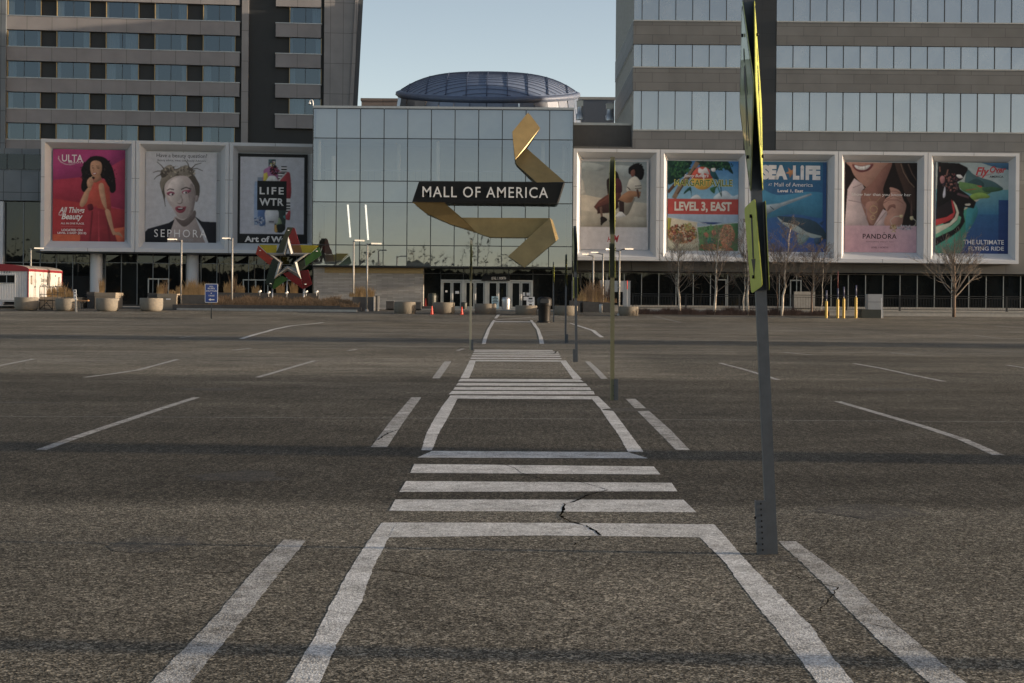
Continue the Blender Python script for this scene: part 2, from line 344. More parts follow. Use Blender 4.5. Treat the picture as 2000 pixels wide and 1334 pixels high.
    mx = N('ShaderNodeMix'); mx.data_type = 'RGBA'; mx.blend_type = 'MULTIPLY'; mx.inputs[0].default_value = 1
    L(hue.outputs[2], mx.inputs[6]); L(k, mx.inputs[7])
    hgt = math_('ADD', vo.outputs['Distance'], math_('MULTIPLY', noise(260, 2), .5))
    return mx.outputs[2], hgt, noise, math_, rng, tc, grain
def asphalt():
    m, t, b = new_mat('asphalt'); col, hgt, noise, math_, rng, tc, grain = asphalt_nodes(t)
    t.links.new(col, b.inputs['Base Color']); b.inputs['Roughness'].default_value = .95; b.inputs['Specular IOR Level'].default_value = .12
    bp = t.nodes.new('ShaderNodeBump'); bp.inputs['Strength'].default_value = .35; bp.inputs['Distance'].default_value = .004
    t.links.new(hgt, bp.inputs['Height']); t.links.new(bp.outputs[0], b.inputs['Normal']); return m
def paint(name, wear, bright=.60):
    m, t, b = new_mat(name); col, hgt, noise, math_, rng, tc, grain = asphalt_nodes(t)
    n = math_('ADD', math_('MULTIPLY', noise(115, 3, .8), .62), math_('MULTIPLY', noise(4, 5, .7), .38))
    f = rng(n, wear - .09, wear + .05, 0, 1)
    pc = t.nodes.new('ShaderNodeMix'); pc.data_type = 'RGBA'; pc.inputs[6].default_value = (bright * .55, bright * .55, bright * .54, 1); pc.inputs[7].default_value = (bright * 1.05, bright * 1.06, bright * 1.05, 1)
    t.links.new(rng(noise(95, 4, .8), .3, .7, 0, 1), pc.inputs[0])
    sp_ = t.nodes.new('ShaderNodeMix'); sp_.data_type = 'RGBA'; sp_.blend_type = 'MULTIPLY'; sp_.inputs[0].default_value = 1; t.links.new(pc.outputs[2], sp_.inputs[6]); t.links.new(rng(grain, .25, 1.6, .60, 1.16), sp_.inputs[7])   # stone tips and pits under the paint
    rub = rng(noise(1.3, 4, .7), .35, .62, .72, 1.0); f = math_('MULTIPLY', f, rub)
    mx = t.nodes.new('ShaderNodeMix'); mx.data_type = 'RGBA'; t.links.new(f, mx.inputs[0]); t.links.new(col, mx.inputs[6]); t.links.new(sp_.outputs[2], mx.inputs[7])
    t.links.new(mx.outputs[2], b.inputs['Base Color']); b.inputs['Roughness'].default_value = .85; b.inputs['Specular IOR Level'].default_value = .25
    bp = t.nodes.new('ShaderNodeBump'); bp.inputs['Strength'].default_value = .5; bp.inputs['Distance'].default_value = .004
    t.links.new(hgt, bp.inputs['Height']); t.links.new(bp.outputs[0], b.inputs['Normal']); return m
M['asphalt'] = asphalt(); M['paint'] = paint('road_paint', .455, .90); M['paint_worn'] = paint('worn_road_paint', .50, .70); M['paint_faint'] = paint('faint_road_paint', .51, .42)
M['crack'] = mat('crack_dark', (.008, .008, .008), .95, var=.1, spec=.0)
M['oil'] = paint('tar_stain', .53, .035)

mb = MB()
ys = [-900, -60, 0, 30, 60, 80, 95, 103, 112, 125, 160, 400, 3000]; xs = [-3000, -200, -40, 0, 40, 200, 3000]
vs_ = [(x, y, G(y)) for y in ys for x in xs]; nx = len(xs)
mb.add(vs_, [(j * nx + i, j * nx + i + 1, (j + 1) * nx + i + 1, (j + 1) * nx + i) for j in range(len(ys) - 1) for i in range(nx - 1)])
struct(mb.build('ground', M['asphalt']))

def lay(p, h): return Vector((p.x, p.y, G(p.y) + h * (.35 if p.y < 60 else 1)))
_je = random.Random(101)
def strip(mb, rows, h=.004, step=1.5):          # rows: (left px, right px) pairs measured along a painted line
    pr = [(gnd(*a), gnd(*b)) for a, b in rows]; out = []
    for (a0, b0), (a1, b1) in zip(pr, pr[1:]):
        near = a0.y < 32 and step < 50
        n = max(1, int(max((a1 - a0).length, (b1 - b0).length) / (.07 if near else step)))
        for i in range(n):
            k = i / n; p, q = a0.lerp(a1, k), b0.lerp(b1, k)
            if near:                               # sprayed paint never ends on a clean edge
                e = (q - p).normalized(); jj = _je.gauss(0, .0025); kk = _je.gauss(0, .0025); p = p + e * jj; q = q + e * kk
            out.append((p, q))
    out.append(pr[-1])
    V = []; 
    for a, b in out: V += [lay(a, h), lay(b, h)]
    mb.add(V, [(2 * i, 2 * i + 1, 2 * i + 3, 2 * i + 2) for i in range(len(out) - 1)])
def line(mb, pts, wd, h=.004, taper=False, jit=0, seed=1):           # a line of world width wd through measured points
    rg = random.Random(seed); g = [gnd(*p) for p in pts]; q = []
    for a, b in zip(g, g[1:]):
        n = max(1, int((b - a).length / ((.05 if a.y < 25 else .25) if jit else 2.0)))
        for i in range(n): q.append(a.lerp(b, i / n))
    q.append(g[-1]); V = []
    for i, p in enumerate(q):
        d = (q[min(i + 1, len(q) - 1)] - q[max(i - 1, 0)]); d.z = 0; d.normalize(); nrm = Vector((-d.y, d.x, 0))
        ww = wd / 2 * (1 - .8 * i / len(q) if taper else 1)
        if jit: p = p + nrm * rg.uniform(-jit, jit); ww *= rg.uniform(.25, 1.1)
        V += [lay(p - nrm * ww, h), lay(p + nrm * ww, h)]
    mb.add(V, [(2 * i, 2 * i + 1, 2 * i + 3, 2 * i + 2) for i in range(len(q) - 1)])
wk = MB()
strip(wk, [((456, 1505), (540, 1505)), ((560, 1334), (625, 1334)), ((606, 1260), (657, 1260)), ((646, 1180), (704, 1180)), ((685, 1110), (728, 1110)), ((718, 1058), (756, 1058)), ((746, 1021), (775, 1021))])
strip(wk, [((1735, 1505), (1820, 1505)), ((1597, 1334), (1667, 1334)), ((1563, 1290), (1631, 1290)), ((1509, 1220), (1582, 1220)), ((1462, 1163), (1524, 1163)), ((1417, 1100), (1462, 1100)), ((1367, 1050), (1419, 1050)), ((1356, 1024), (1394, 1024))])
strip(wk, [((775, 1021), (759, 1050)), ((1060, 1021.5), (1060, 1046)), ((1356, 1024), (1369, 1050))], .006)
for r in ([(772, 976), (760, 998)], [(1335, 976.5), (1360, 1001)]), ([(793, 940), (780, 961)], [(1312, 943.5), (1323, 960)]), ([(809, 906.5), (801, 924)], [(1277, 911.5), (1290, 927)]), \
        ([(844, 881), (815, 894)], [(1227, 883.5), (1266, 895.5)]), ([(883, 763.8), (876.5, 770)], [(1159, 764), (1161.5, 770.5)]), ([(889, 756), (885, 761.5)], [(1151.5, 756.5), (1155, 762)]), ([(895, 748), (890.5, 753)], [(1144, 749), (1148, 754)]), ([(899.5, 740), (895, 745)], [(1133, 741), (1140, 746)]), \
        ([(920, 698.6), (918.5, 701)], [(1096, 699.4), (1097, 701.6)]), ([(922, 694), (920.6, 696.2)], [(1094, 694.8), (1095, 697)]), ([(924, 690), (922.6, 692)], [(1092, 690.8), (1093, 692.8)]), ([(925.6, 686.3), (924.4, 688.2)], [(1090, 687), (1091, 689)]), ([(927, 683), (926, 685)], [(1079, 683.8), (1080, 685.6)]):
    strip(wk, [tuple(r[0]), tuple(r[1])], .007, 2.0)
strip(wk, [((823, 879.5), (844, 879.5)), ((832, 848), (856, 848)), ((850, 815), (875, 815)), ((866, 790), (888, 790)), ((880, 772.5), (896.5, 772.5))])
strip(wk, [((1226.5, 882.5), (1257, 882.5)), ((1207, 848), (1231, 848)), ((1183, 815), (1207, 815)), ((1174, 800), (1195, 800)), ((1151.5, 774), (1168, 774))])
strip(wk, [((896.5, 772.5), (893, 778.5)), ((1151.5, 774), (1156, 780))], .006, 99)
strip(wk, [((899.5, 738.5), (916, 738.5)), ((908.5, 722), (923.5, 722)), ((917.5, 703.5), (929.5, 703.5))])
strip(wk, [((1119, 740), (1136, 740)), ((1106.5, 722), (1119, 722)), ((1093, 704), (1105, 704))])
strip(wk, [((929.5, 703), (928.5, 705.6)), ((1093, 704), (1094, 706.4))], .006, 99)
strip(wk, [((941, 672), (948.5, 672)), ((944, 660.7), (951.4, 660.7)), ((951, 644), (957, 644)), ((958.7, 631), (964.5, 631)), ((963, 625.5), (968, 625.5))], .008)
strip(wk, [((1054, 672), (1063, 672)), ((1052, 658.6), (1059.5, 658.6)), ((1048, 644), (1054, 644)), ((1039.5, 632.4), (1046, 632.4)), ((1035, 625.5), (1039.5, 625.5))], .008)
strip(wk, [((967, 627.6), (966, 629.2)), ((1036, 628.2), (1037, 629.8))], .010, 99)
strip(wk, [((1172, 659), (1180, 659)), ((1155, 646), (1163, 646)), ((1127, 636.6), (1133, 636.6)), ((1111, 631), (1115, 631))], .008)
line(wk, [(471, 662), (500, 653), (532, 644), (568, 636.5), (631, 630)], .22, .008)
line(wk, [(968, 622), (974, 614.5)], .2, .008); line(wk, [(968, 625), (1090, 616.5)], .15, .010)
struct(wk.build('walkway_markings', M['paint']))
st = MB()
strip(st, [((205, 1505), (285, 1505)), ((294.5, 1334), (371.5, 1334)), ((424, 1200), (484, 1200)), ((490.5, 1120), (545, 1120)), ((553.5, 1054.5), (599, 1054.5))])
strip(st, [((1985, 1505), (2070, 1505)), ((1815, 1334), (1886, 1334)), ((1717, 1252), (1789, 1252)), ((1652, 1187), (1711, 1187)), ((1603.5, 1135), (1660, 1135)), ((1521, 1057.5), (1555, 1057.5))])
strip(st, [((724, 873.5), (756, 873.5)), ((763, 822), (790, 822)), ((803.5, 776), (823, 776))])
strip(st, [((1320, 879), (1347, 879)), ((1282, 840), (1310, 840)), ((1245, 803), (1268, 803)), ((1222, 779), (1241, 779))])
strip(st, [((844, 739), (859, 739)), ((856, 722), (871, 722)), ((868, 706), (881.5, 706))])
strip(st, [((1174, 740), (1187, 740)), ((1158, 722), (1170, 722)), ((1142.5, 706), (1152, 706))])
for pts in [[(384, 776), (300, 803), (250, 820), (190, 840), (140, 857), (80, 879)], [(346, 702), (270, 722.5), (220, 730), (165, 737)], [(66, 701), (25, 709), (0, 714), (-60, 724)], [(614, 704.6), (580, 714.5), (503, 737)],
            [(1636, 784), (1708, 805), (1800, 832), (1880, 858), (1950, 889)], [(1406, 709), (1456, 722), (1520, 742)], [(1668, 710), (1720, 719), (1780, 732), (1844, 745)], [(1966, 713), (2000, 718), (2080, 732)],
            [(490, 680), (455, 684)], [(697, 682), (680, 685)], [(905, 681), (893, 685)], [(1530, 688), (1585, 693)], [(1740, 689), (1790, 693)], [(1902, 655), (1960, 661)], [(380, 656), (350, 660)], [(155, 655), (120, 657)]]:
    line(st, pts, .125, .005)
struct(st.build('parking_lines', M['paint_worn']))
fa = MB()
line(fa, [(-60, 813), (1000, 817.5), (2060, 824.5)], .05); line(fa, [(-60, 672.5), (900, 683)], .13); line(fa, [(1102, 684), (2060, 692.5)], .13)
line(fa, [(560, 719.5), (1200, 722), (1500, 722)], .035)
for i, y in enumerate((641, 644.5, 648, 652, 658, 661.5, 665, 668)):
    line(fa, [(560 - i * 11, y - 3), (940 - i, y)], .16, .006); line(fa, [(1068 + i, y + 1), (1480 - i * 6, y + 4.5)], .16, .006)
for p in [[(1275, 617), (1330, 630)], [(640, 632), (740, 628)], [(1150, 618), (1200, 616)], [(860, 622), (905, 621)], [(1940, 636), (2060, 645)], [(1290, 622), (1180, 619)]]: line(fa, p, .2, .006)
struct(fa.build('faded_line_markings', M['paint_faint']))
ck = MB()
def z2(p): return (p[0] / 2.815 + 900, p[1] / 2.815 + 860)
line(ck, [z2(p) for p in [(225, 130), (300, 155), (330, 180), (430, 210), (640, 225), (770, 262), (810, 275)]], .014, .010, jit=.008, seed=2)
line(ck, [z2(p) for p in [(810, 275), (700, 300), (620, 340), (570, 350), (562, 380), (545, 415), (600, 450), (690, 470), (740, 500), (765, 525)]], .026, .010, jit=.010, seed=3)
line(ck, [z2(p) for p in [(765, 525), (700, 545), (620, 575)]], .012, .010, jit=.01, seed=4)
line(ck, [(200 + x / 2.857, 980 + y / 2.857) for x, y in [(-200, 404), (230, 405), (600, 400), (850, 388), (1030, 385), (1370, 375), (1500, 370), (1600, 385), (1880, 430)]], .011, .010, jit=.005, seed=5)
for pts in ([(815, 565), (880, 580), (850, 620), (825, 660), (770, 720)], [(1080, 795), (1160, 820), (1230, 828)], [(590, 490), (700, 540), (815, 565)]):
    line(ck, [(1350 + x / 3.077, 960 + y / 3.077) for x, y in pts], .010, .010, jit=.008, seed=len(pts))
line(ck, [(700 + x / 3.333, 680 + y / 3.333) for x, y in [(90, 615), (160, 575), (190, 555), (245, 535)]], .022, .010, jit=.016, seed=8)
line(ck, [(1087, 686), (1083, 691), (1075, 689)], .08, .012, jit=.03, seed=9)
for a, b in (((1535, 641), (1562, 643)), ((1640, 648), (1730, 652)), ((170, 706.5), (220, 707)), ((160, 781), (205, 782)), ((660, 724), (690, 723)), ((420, 703), (600, 712)), ((1440, 690), (1620, 700)), ((80, 690), (240, 697)), ((-20, 664), (520, 668)), ((560, 668), (900, 674))):
    line(ck, [a, b], .05, .009, jit=.02, seed=int(a[0]))
struct(ck.build('asphalt_cracks', M['crack']))
stn = MB()
for px, py, rx, ry in ((190, 707, 1.0, .3), (672, 723.5, .5, .3), (1508, 1090, .22, .14), (1230, 800, .5, .4), (30, 786, 1.2, .2), (470, 930, .5, .5), (1700, 1000, .45, .5), (300, 1060, .35, .4), (1750, 760, .8, .7), (420, 760, .8, .6)):
    g = gnd(px, py); rg = random.Random(px)
    stn.add([lay(g + Vector((rx * math.cos(a / 12 * 6.2832) * rg.uniform(.6, 1.2), ry * math.sin(a / 12 * 6.2832) * rg.uniform(.6, 1.2), 0)), .005) for a in range(12)], [list(range(12))])
struct(stn.build('tar_stains', M['oil']))
gr = MB(); rg = random.Random(71)
for i in range(420):                      # loose grit and crumbs of asphalt
    px, py = rg.uniform(0, 2000), 720 + 614 * rg.random() ** 1.2
    g = gnd(px, py); s = rg.uniform(.002, .005); gr.add([lay(g, 0) + Vector(v) * s for v in ((-1, -1, 0), (1, -.7, 0), (.6, 1, 0), (-.8, .8, 0), (.1, .1, .7))], [(0, 1, 4), (1, 2, 4), (2, 3, 4), (3, 0, 4)])
for i in range(60):
    g = gnd(1500, 1090) + Vector((rg.gauss(.05, .12), rg.gauss(-.1, .1), 0)); s = rg.uniform(.002, .006); gr.add([lay(g, 0) + Vector(v) * s for v in ((-1, -1, 0), (1, -.7, 0), (.6, 1, 0), (-.8, .8, 0), (.1, .1, .7))], [(0, 1, 4), (1, 2, 4), (2, 3, 4), (3, 0, 4)])
o = gr.build('loose_grit', mat('grit', (.13, .115, .095), .9, var=.5, scale=20)); tag(o, 'loose crumbs of asphalt and grit scattered over the car park', 'grit', kind='stuff')

# ---------------------------------------------------------------- pavement in front of the entrance and kerbs
pv = MB(); pv.box(-70, 60, 121, 130.3, .6, 1.02)
struct(pv.build('pavement', M['pave']))

# ---------------------------------------------------------------- glass entrance hall
A = Plane(0, 130.5, 0.0)
hall = thing('entrance_hall', 'glass entrance hall of a shopping mall, square panes above stone wall and row of doors', 'building', (0, 130.5, 1.0))
def ap(px, py): x, z = A.at(px, py); return x, z - 1.0
xl = A.x(610.5); xr = A.x(1118.5); rowsz = [A.z(1000, y) - 1 for y in (214.5, 272.5, 355.5, 397.2, 481, 521.5)]
rg = random.Random(4); ncol = 11; cw = (xr - xl) / ncol; gp = .035
for r in range(5):
    for c in range(ncol):
        x0, x1 = xl + c * cw + gp, xl + (c + 1) * cw - gp; z0, z1 = rowsz[r + 1] + gp, rowsz[r] - gp
        j = [rg.uniform(-.0035, .0035) for _ in range(4)]
        b = MB(); b.add([(x0, j[0], z0), (x1, j[1], z0), (x1, j[2], z1), (x0, j[3], z1)], [(0, 1, 2, 3)]); b.build('glass_panel', M['atrium_glass'], hall)
b = MB()
for c in range(ncol + 1): b.box(xl + c * cw - gp, xl + c * cw + gp, -.02, .12, rowsz[5], rowsz[0])
for r in range(6): 
    for c in range(ncol): b.box(xl + c * cw + gp, xl + (c + 1) * cw - gp, -.015, .11, rowsz[r] - gp, rowsz[r] + gp)
b.build('mullion_grid', M['mullion_dark'], hall)
b = MB(); b.box(xl - .02, xr + .06, -.06, .5, rowsz[0] + gp, rowsz[0] + .22); b.build('parapet_cap', M['metal'], hall)
z3 = rowsz[2]; z2_ = rowsz[3]; z0_ = rowsz[5]
b = MB(); b.box(xl + .2, xr - .2, 7.0, 7.3, z0_ + .3, rowsz[0]); b.box(xl + .2, xr - .2, .35, 7.0, rowsz[3] + .05, rowsz[2] - .05)
b.box(xl + .2, xr - .2, .35, 7, rowsz[1], rowsz[1] + .35); b.box(xl + .2, xr - .2, .35, 6.9, z0_, z0_ + .3); b.box(xl + .2, xr - .2, .35, .45, rowsz[1] + .35, rowsz[0]); b.build('interior_wall', M['interior'], hall)
b = MB(); b.box(xl, xl + .18, .13, 14, z0_, rowsz[0] + .2); b.box(xr - .18, xr, .13, 14, z0_, rowsz[0] + .2); b.box(xl + .18, xr - .18, .3, 14, rowsz[0], rowsz[0] + .18); b.box(xl + .18, xr - .18, 7.4, 14, z0_, rowsz[0]); b.build('side_wall', M['office_plain'], hall)
for px, dep in ((648, .9), (611.8 + 8, .9), (853, 1.2), (1060, 1.4), (772, 3.5), (1103, 2.5)):
    b = MB(); x = A.x(px); b.lathe([(.16, 0), (.16, rowsz[1] - rowsz[2] - .1 if px != 648 else 2.1)], 12, x, dep, rowsz[2]); b.build('interior_column', M['column_lit'], hall)
for k in range(7):      # balcony rail inside
    pass
b = MB(); b.box(xl + .4, xr - .4, 1.6, 1.65, rowsz[2] + .95, rowsz[2] + 1.02)
for k in range(44): b.box(xl + .5 + k * .49, xl + .53 + k * .49, 1.6, 1.63, rowsz[2], rowsz[2] + .95)
b.build('balcony_rail', M['metal'], hall)
for (xa, ya, xb, yb) in ((678, 399, 683, 463), (713, 399, 718, 468)):
    (x1, zz1), (x2, zz2) = ap(xa, ya), ap(xb, yb); b = MB(); b.tube([(x1, .5, zz1), (x2, .55, zz2)], .07, 8); b.build('lamp_tube', M['tube'], hall)
# soffit, stone wall, entrance screen under the box
b = MB(); b.box(xl, xr, .15, 6.0, z0_ - .12, z0_ - gp); b.build('soffit', M['hotel_dark'], hall)
xs0 = A.x(826.5)
b = MB(); b.box(xl, xs0, 1.2, 6, 0, z0_ - .13); b.build('stone_wall', M['stone'], hall)
b = MB(); b.box(xl + .9, xs0, 1.12, 1.19, z0_ - .58, z0_ - .13); b.build('lit_gold_fascia', M['lit_gold'], hall)
E = Plane(0, 132.7, 0.0)
def ep(px, py): x, z = E.at(px, py); return x, z - 1.0
ex0 = E.x(827); ex1 = E.x(1118)
b = MB(); dtop = ep(950, 549.5)[1]
b.box(ex0, ep(862, 560)[0], 2.2, 2.26, 0, z0_ - .13); b.box(ep(1040, 560)[0], ex1, 2.2, 2.26, 0, z0_ - .13); b.box(ep(862, 560)[0], ep(1040, 560)[0], 2.2, 2.26, dtop + .12, z0_ - .13)
b.build('entrance_glass', M['dark_glass'], hall)
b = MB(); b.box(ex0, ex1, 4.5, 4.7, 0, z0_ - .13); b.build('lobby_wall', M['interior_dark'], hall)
b = MB()
for px in (861, 905, 951, 993, 1041, 1080): x = ep(px, 530)[0]; b.box(x - .03, x + .03, 2.14, 2.2, dtop + .12, z0_ - .13)
for px in (1080, 1117): x = ep(px, 530)[0]; b.box(x - .03, x + .03, 2.14, 2.2, 0, dtop + .12)
b.box(ex0, ex1, 2.13, 2.2, ep(950, 535)[1] - .03, ep(950, 535)[1] + .03); b.build('transom_bars', M['mullion_dark'], hall)
b = MB()
pairs = [(863.5, 902), (908, 947), (953, 992), (998, 1036.5)]
prev = ep(861, 560)[0]
for (p0, p1) in pairs: x = ep(p0, 560)[0]; b.box(prev, x, 2.0, 2.3, 0, dtop); prev = ep(p1, 560)[0]
b.box(prev, ep(1041, 560)[0], 2.0, 2.3, 0, dtop); b.box(ep(861, 560)[0], ep(1041, 560)[0], 1.98, 2.32, dtop, dtop + .12); b.build('door_surround', M['mullion_light'], hall)
for (p0, p1) in pairs:
    xa, xb = ep(p0, 560)[0] + .02, ep(p1, 560)[0] - .02; xm = (xa + xb) / 2
    for (u0, u1, side) in ((xa, xm - .015, 1), (xm + .015, xb, -1)):
        b = MB(); s = .11; b.box(u0, u0 + s, 2.08, 2.16, .02, dtop - .02); b.box(u1 - s, u1, 2.08, 2.16, .02, dtop - .02); b.box(u0 + s, u1 - s, 2.08, 2.16, .02, .22); b.box(u0 + s, u1 - s, 2.08, 2.16, dtop - .14, dtop - .02)
        d = b.build('door', M['mullion_light'], hall)
        b = MB(); b.box(u0 + s, u1 - s, 2.11, 2.13, .22, dtop - .14); b.build('pane', M['dark_glass'], d)
        hx = u1 - .05 if side == 1 else u0 + .05
        b = MB(); b.tube([(hx, 2.02, .75), (hx, 2.02, 1.3)], .03, 6); b.box(hx - .012, hx + .012, 2.02, 2.08, .8, .84); b.box(hx - .012, hx + .012, 2.02, 2.08, 1.2, 1.24); b.build('handle', M['letter_white'], d)
for (px, py, wd, hg) in ((872, 569, .16, .16), (893, 571, .32, .22), (1023.5, 574.5, .2, .3), (1032, 574.5, .32, .24), (1026, 583, .3, .3)):
    x, z = ep(px, py); b = MB(); b.box(x - wd / 2, x + wd / 2, 2.05, 2.07, z - hg / 2, z + hg / 2); b.build('door_notice', M['sign_white'], hall)
b = MB(); a0, a1, a2, a3 = ep(943.5, 537.7), ep(996, 537.7), ep(995.5, 548.8), ep(940, 548.8); b.prism([a0, a3, a2, a1], 1.86, 1.97); sg = b.build('level_sign', M['sign_black'], hall)
b = MB(); q0, q1 = ep(960, 547), ep(988, 541); text(b, 'LEVEL 1, NORTH', q0[0], q1[0], q0[1], q1[1], 1.85, 0); b.build('lettering', M['letter_white'], sg)

# ---------------------------------------------------------------- folded ribbon sign in front of the hall
rb = thing('ribbon_sign', 'folded gold ribbon sign with black board lettered MALL OF AMERICA before the glass hall', 'sign', (0, 127.5, G(127.5)))
def rz(x, y, D=127.5): p = P(800 + x / 3.032, 200 + y / 3.032, D); return Vector((p.x, p.y - 127.5, p.z - G(127.5)))
def plate(name, pts, m, parent=rb, th=.13):
    q = [rz(*p) for p in pts]; n = len(q); mean = sum(q, Vector()) / n      # flatten to the best plane, then put each corner back on its own sight line
    sxx = sum((p.x - mean.x) ** 2 for p in q); sxz = sum((p.x - mean.x) * (p.z - mean.z) for p in q); szz = sum((p.z - mean.z) ** 2 for p in q); sxy = sum((p.x - mean.x) * (p.y - mean.y) for p in q); szy = sum((p.z - mean.z) * (p.y - mean.y) for p in q)
    det = sxx * szz - sxz * sxz; ca, cb = (sxy * szz - szy * sxz) / det, (szy * sxx - sxy * sxz) / det
    q = [rz(p[0], p[1], 127.5 + mean.y + ca * (v.x - mean.x) + cb * (v.z - mean.z)) for p, v in zip(pts, q)]
    b = MB(); b.slab(q, (0, th, 0)); return b.build(name, m, parent)
bd = plate('name_board', [(55, 470, 128.0), (912, 475, 128.0), (873, 597, 128.0), (15, 588, 128.0)], M['sign_black'], th=.35)
plate('board_edge', [(912, 476, 127.98), (920, 479, 128.5), (884, 592, 128.5), (874, 597, 127.98)], M['hotel_dark'])
b = MB(); a = rz(76, 561, 128.0); c = rz(820, 503, 128.0); text(b, 'MALL OF AMERICA', a.x, c.x, a.z, c.z, a.y - .05, 0, bold=.004, space=1.14, thick=.045); b.build('lettering', M['letter_white'], bd)
plate('ribbon_fold', [(703, 57, 130.2), (773, 152, 130.2), (690, 266, 129.6), (625, 340, 127.5), (608, 175, 129.6)], M['gold'])
plate('ribbon_fold', [(690, 268, 130.0), (919, 470, 128.6), (753, 474, 128.6), (632, 366, 129.6), (626, 342, 129.4)], M['gold'])
plate('ribbon_fold', [(15, 590, 128.3), (204, 592, 128.3), (306, 680, 129.4), (402, 773, 129.9), (240, 720, 129.4), (95, 655, 128.7)], M['gold'])
plate('ribbon_fold', [(306, 682, 129.6), (835, 685, 129.6), (700, 801, 129.6), (476, 799, 129.6), (402, 774, 129.9)], M['gold'])
plate('ribbon_fold', [(830, 684, 129.3), (866, 822, 128.9), (680, 978, 128.7), (584, 911, 128.9)], M['gold'])
plate('ribbon_fold', [(831, 684, 129.3), (847, 697, 129.8), (882, 806, 129.6), (867, 822, 128.9)], M['gold'])
b = MB()
for x, y in ((120, 530), (820, 540), (700, 250), (650, 740), (780, 760)): p = rz(x, y, 130.4); b.tube([(p.x, p.y, p.z), (p.x, 3.05, p.z)], .05, 6)
b.build('bracket', M['mullion_dark'], rb)

# ---------------------------------------------------------------- poster frames
def frame_set(name, label, PL, bays, top, bot, depth=.95):       # white splayed frames; bays = list of (left px, right px)
    t = thing(name, label, 'billboard frame', (*PL.loc[:2], 0), PL.rz); zt = lambda px: PL.z(px, top(px)); zb = lambda px: PL.z(px, bot(px))
    X0 = PL.x(bays[0][0]); X1 = PL.x(bays[-1][1]); xm = (bays[0][0] + bays[-1][1]) / 2
    Z1 = zt(xm); Z0 = zb(xm); out = []
    for i, (a, c) in enumerate(bays):
        x0, x1 = PL.x(a), PL.x(c); lip = .30; sp = .50; g = .02
        x0 += g; x1 -= g
        O = [(x0, Z0), (x1, Z0), (x1, Z1), (x0, Z1)]; I = [(x0 + lip, Z0 + lip * 1.0), (x1 - lip, Z0 + lip), (x1 - lip, Z1 - lip * .9), (x0 + lip, Z1 - lip * .9)]
        Q = [(x0 + lip + sp, Z0 + lip + .75), (x1 - lip - sp, Z0 + lip + .75), (x1 - lip - sp, Z1 - lip * .9 - .5), (x0 + lip + sp, Z1 - lip * .9 - .5)]
        b = MB(); vv = [(x, 0, z) for x, z in O] + [(x, 0, z) for x, z in I] + [(x, depth, z) for x, z in Q] + [(x, 2.6, z) for x, z in O]
        fs = [(k, (k + 1) % 4, (k + 1) % 4 + 4, k + 4) for k in range(4)] + [(k + 4, (k + 1) % 4 + 4, (k + 1) % 4 + 8, k + 8) for k in range(4)] + [((k + 1) % 4, k, k + 12, (k + 1) % 4 + 12) for k in range(4)]
        b.add(vv, fs); f = b.build('frame', M['white_panel'], t)
        b = MB(); b.box(Q[0][0], Q[1][0], depth + .003, depth + .1, Q[0][1], Q[2][1]); b.build('back_panel', M['white_back'], f)
        b = MB(); xmid = (x0 + x1) / 2; zz = [Z0 + (Z1 - Z0) * k for k in (.36, .66)]
        for z in zz: b.box(x0 + .002, x0 + lip, -.004, -.001, z - .014, z + .014); b.box(x1 - lip, x1 - .002, -.004, -.001, z - .014, z + .014); b.box(Q[0][0], Q[1][0], depth - .004, depth, z - .012, z + .012)
        b.box(xmid - .012, xmid + .012, -.004, -.001, Z1 - lip * .9, Z1); b.box(xmid - .012, xmid + .012, -.004, -.001, Z0, Z0 + lip); b.box(xmid - .012, xmid + .012, depth - .004, depth, Q[0][1], Q[2][1])
        b.build('panel_joint', M['joint'], f)
        out.append((x0, x1))
    return t
LF = Plane(-17.05, 135.5, .12)
lf_top = lambda px: 270 + (px - 80) * .0224; lf_bot = lambda px: 490 + (px - 80) * .0115
frame_set('billboard_frame', 'white three-bay billboard frame on the shaded wall left of the glass hall', LF, [(79, 264), (264, 447), (447, 626)], lf_top, lf_bot)
RF = Plane(17, 134.0, .03)
rf_top = lambda px: 292 + (px - 1120) * .0062; rf_bot = lambda px: 507 + (px - 1120) * .0108
frame_set('billboard_frame', 'white five-bay billboard frame catching low sun on the wall right of the glass hall', RF, [(1119, 1289), (1289, 1462), (1462, 1637), (1637, 1812), (1812, 1991)], rf_top, rf_bot)

# ---------------------------------------------------------------- hotel tower on the left
Hp = Plane(-51, 158.0, .12)
hot = thing('hotel_tower', 'tall hotel block at left with pale cladding bands, rows of paired windows and dark panels', 'building', (*Hp.loc[:2], 1.0), Hp.rz)
def hx(zx): return Hp.x(zx / 2.778, 245)
def hz(zy, zx=38): return Hp.z(zx / 2.778, zy / 2.778) - 1.0
wt = [hz(665 - 168.4 * k) for k in range(8)]; wb = [hz(752 - 168.5 * k) for k in range(8)]
xL, xE = hx(33), hx(1297); zTop = wb[7] + 4
b = MB(); b.box(xL, hx(1895), .55, 16, 0, zTop); b.build('wall', M['hotel_dark'], hot)
wins = [(38, 213), (305, 480), (573, 745), (838, 1008), (1100, 1270)]
nrow = 6
for k in range(-1, 7):
    z0 = wt[k] if k >= 0 else hz(835); z1 = wb[k + 1] if k >= 0 else wb[0]
    b = MB(); b.box(xL, xE, 0, .54, z0 + .03, z1 - .1); b.build('spandrel_band', M['hotel_panel'], hot)
    b = MB(); b.box(xL - .02, xE + .05, -.06, .54, z1 - .1, z1 - .02); b.build('sill', M['metal'], hot)
    if k >= 0:
        b = MB(); b.box(hx(1492), hx(1738), 0, .54, wt[k] + .03 - hz(0) + hz(0), wb[k + 1] - .1); b.build('spandrel_band', M['hotel_panel'], hot)
        b = MB(); b.box(hx(1490), hx(1742), -.06, .54, wb[k + 1] - .1, wb[k + 1] - .02); b.build('sill', M['metal'], hot)
rg = random.Random(12)
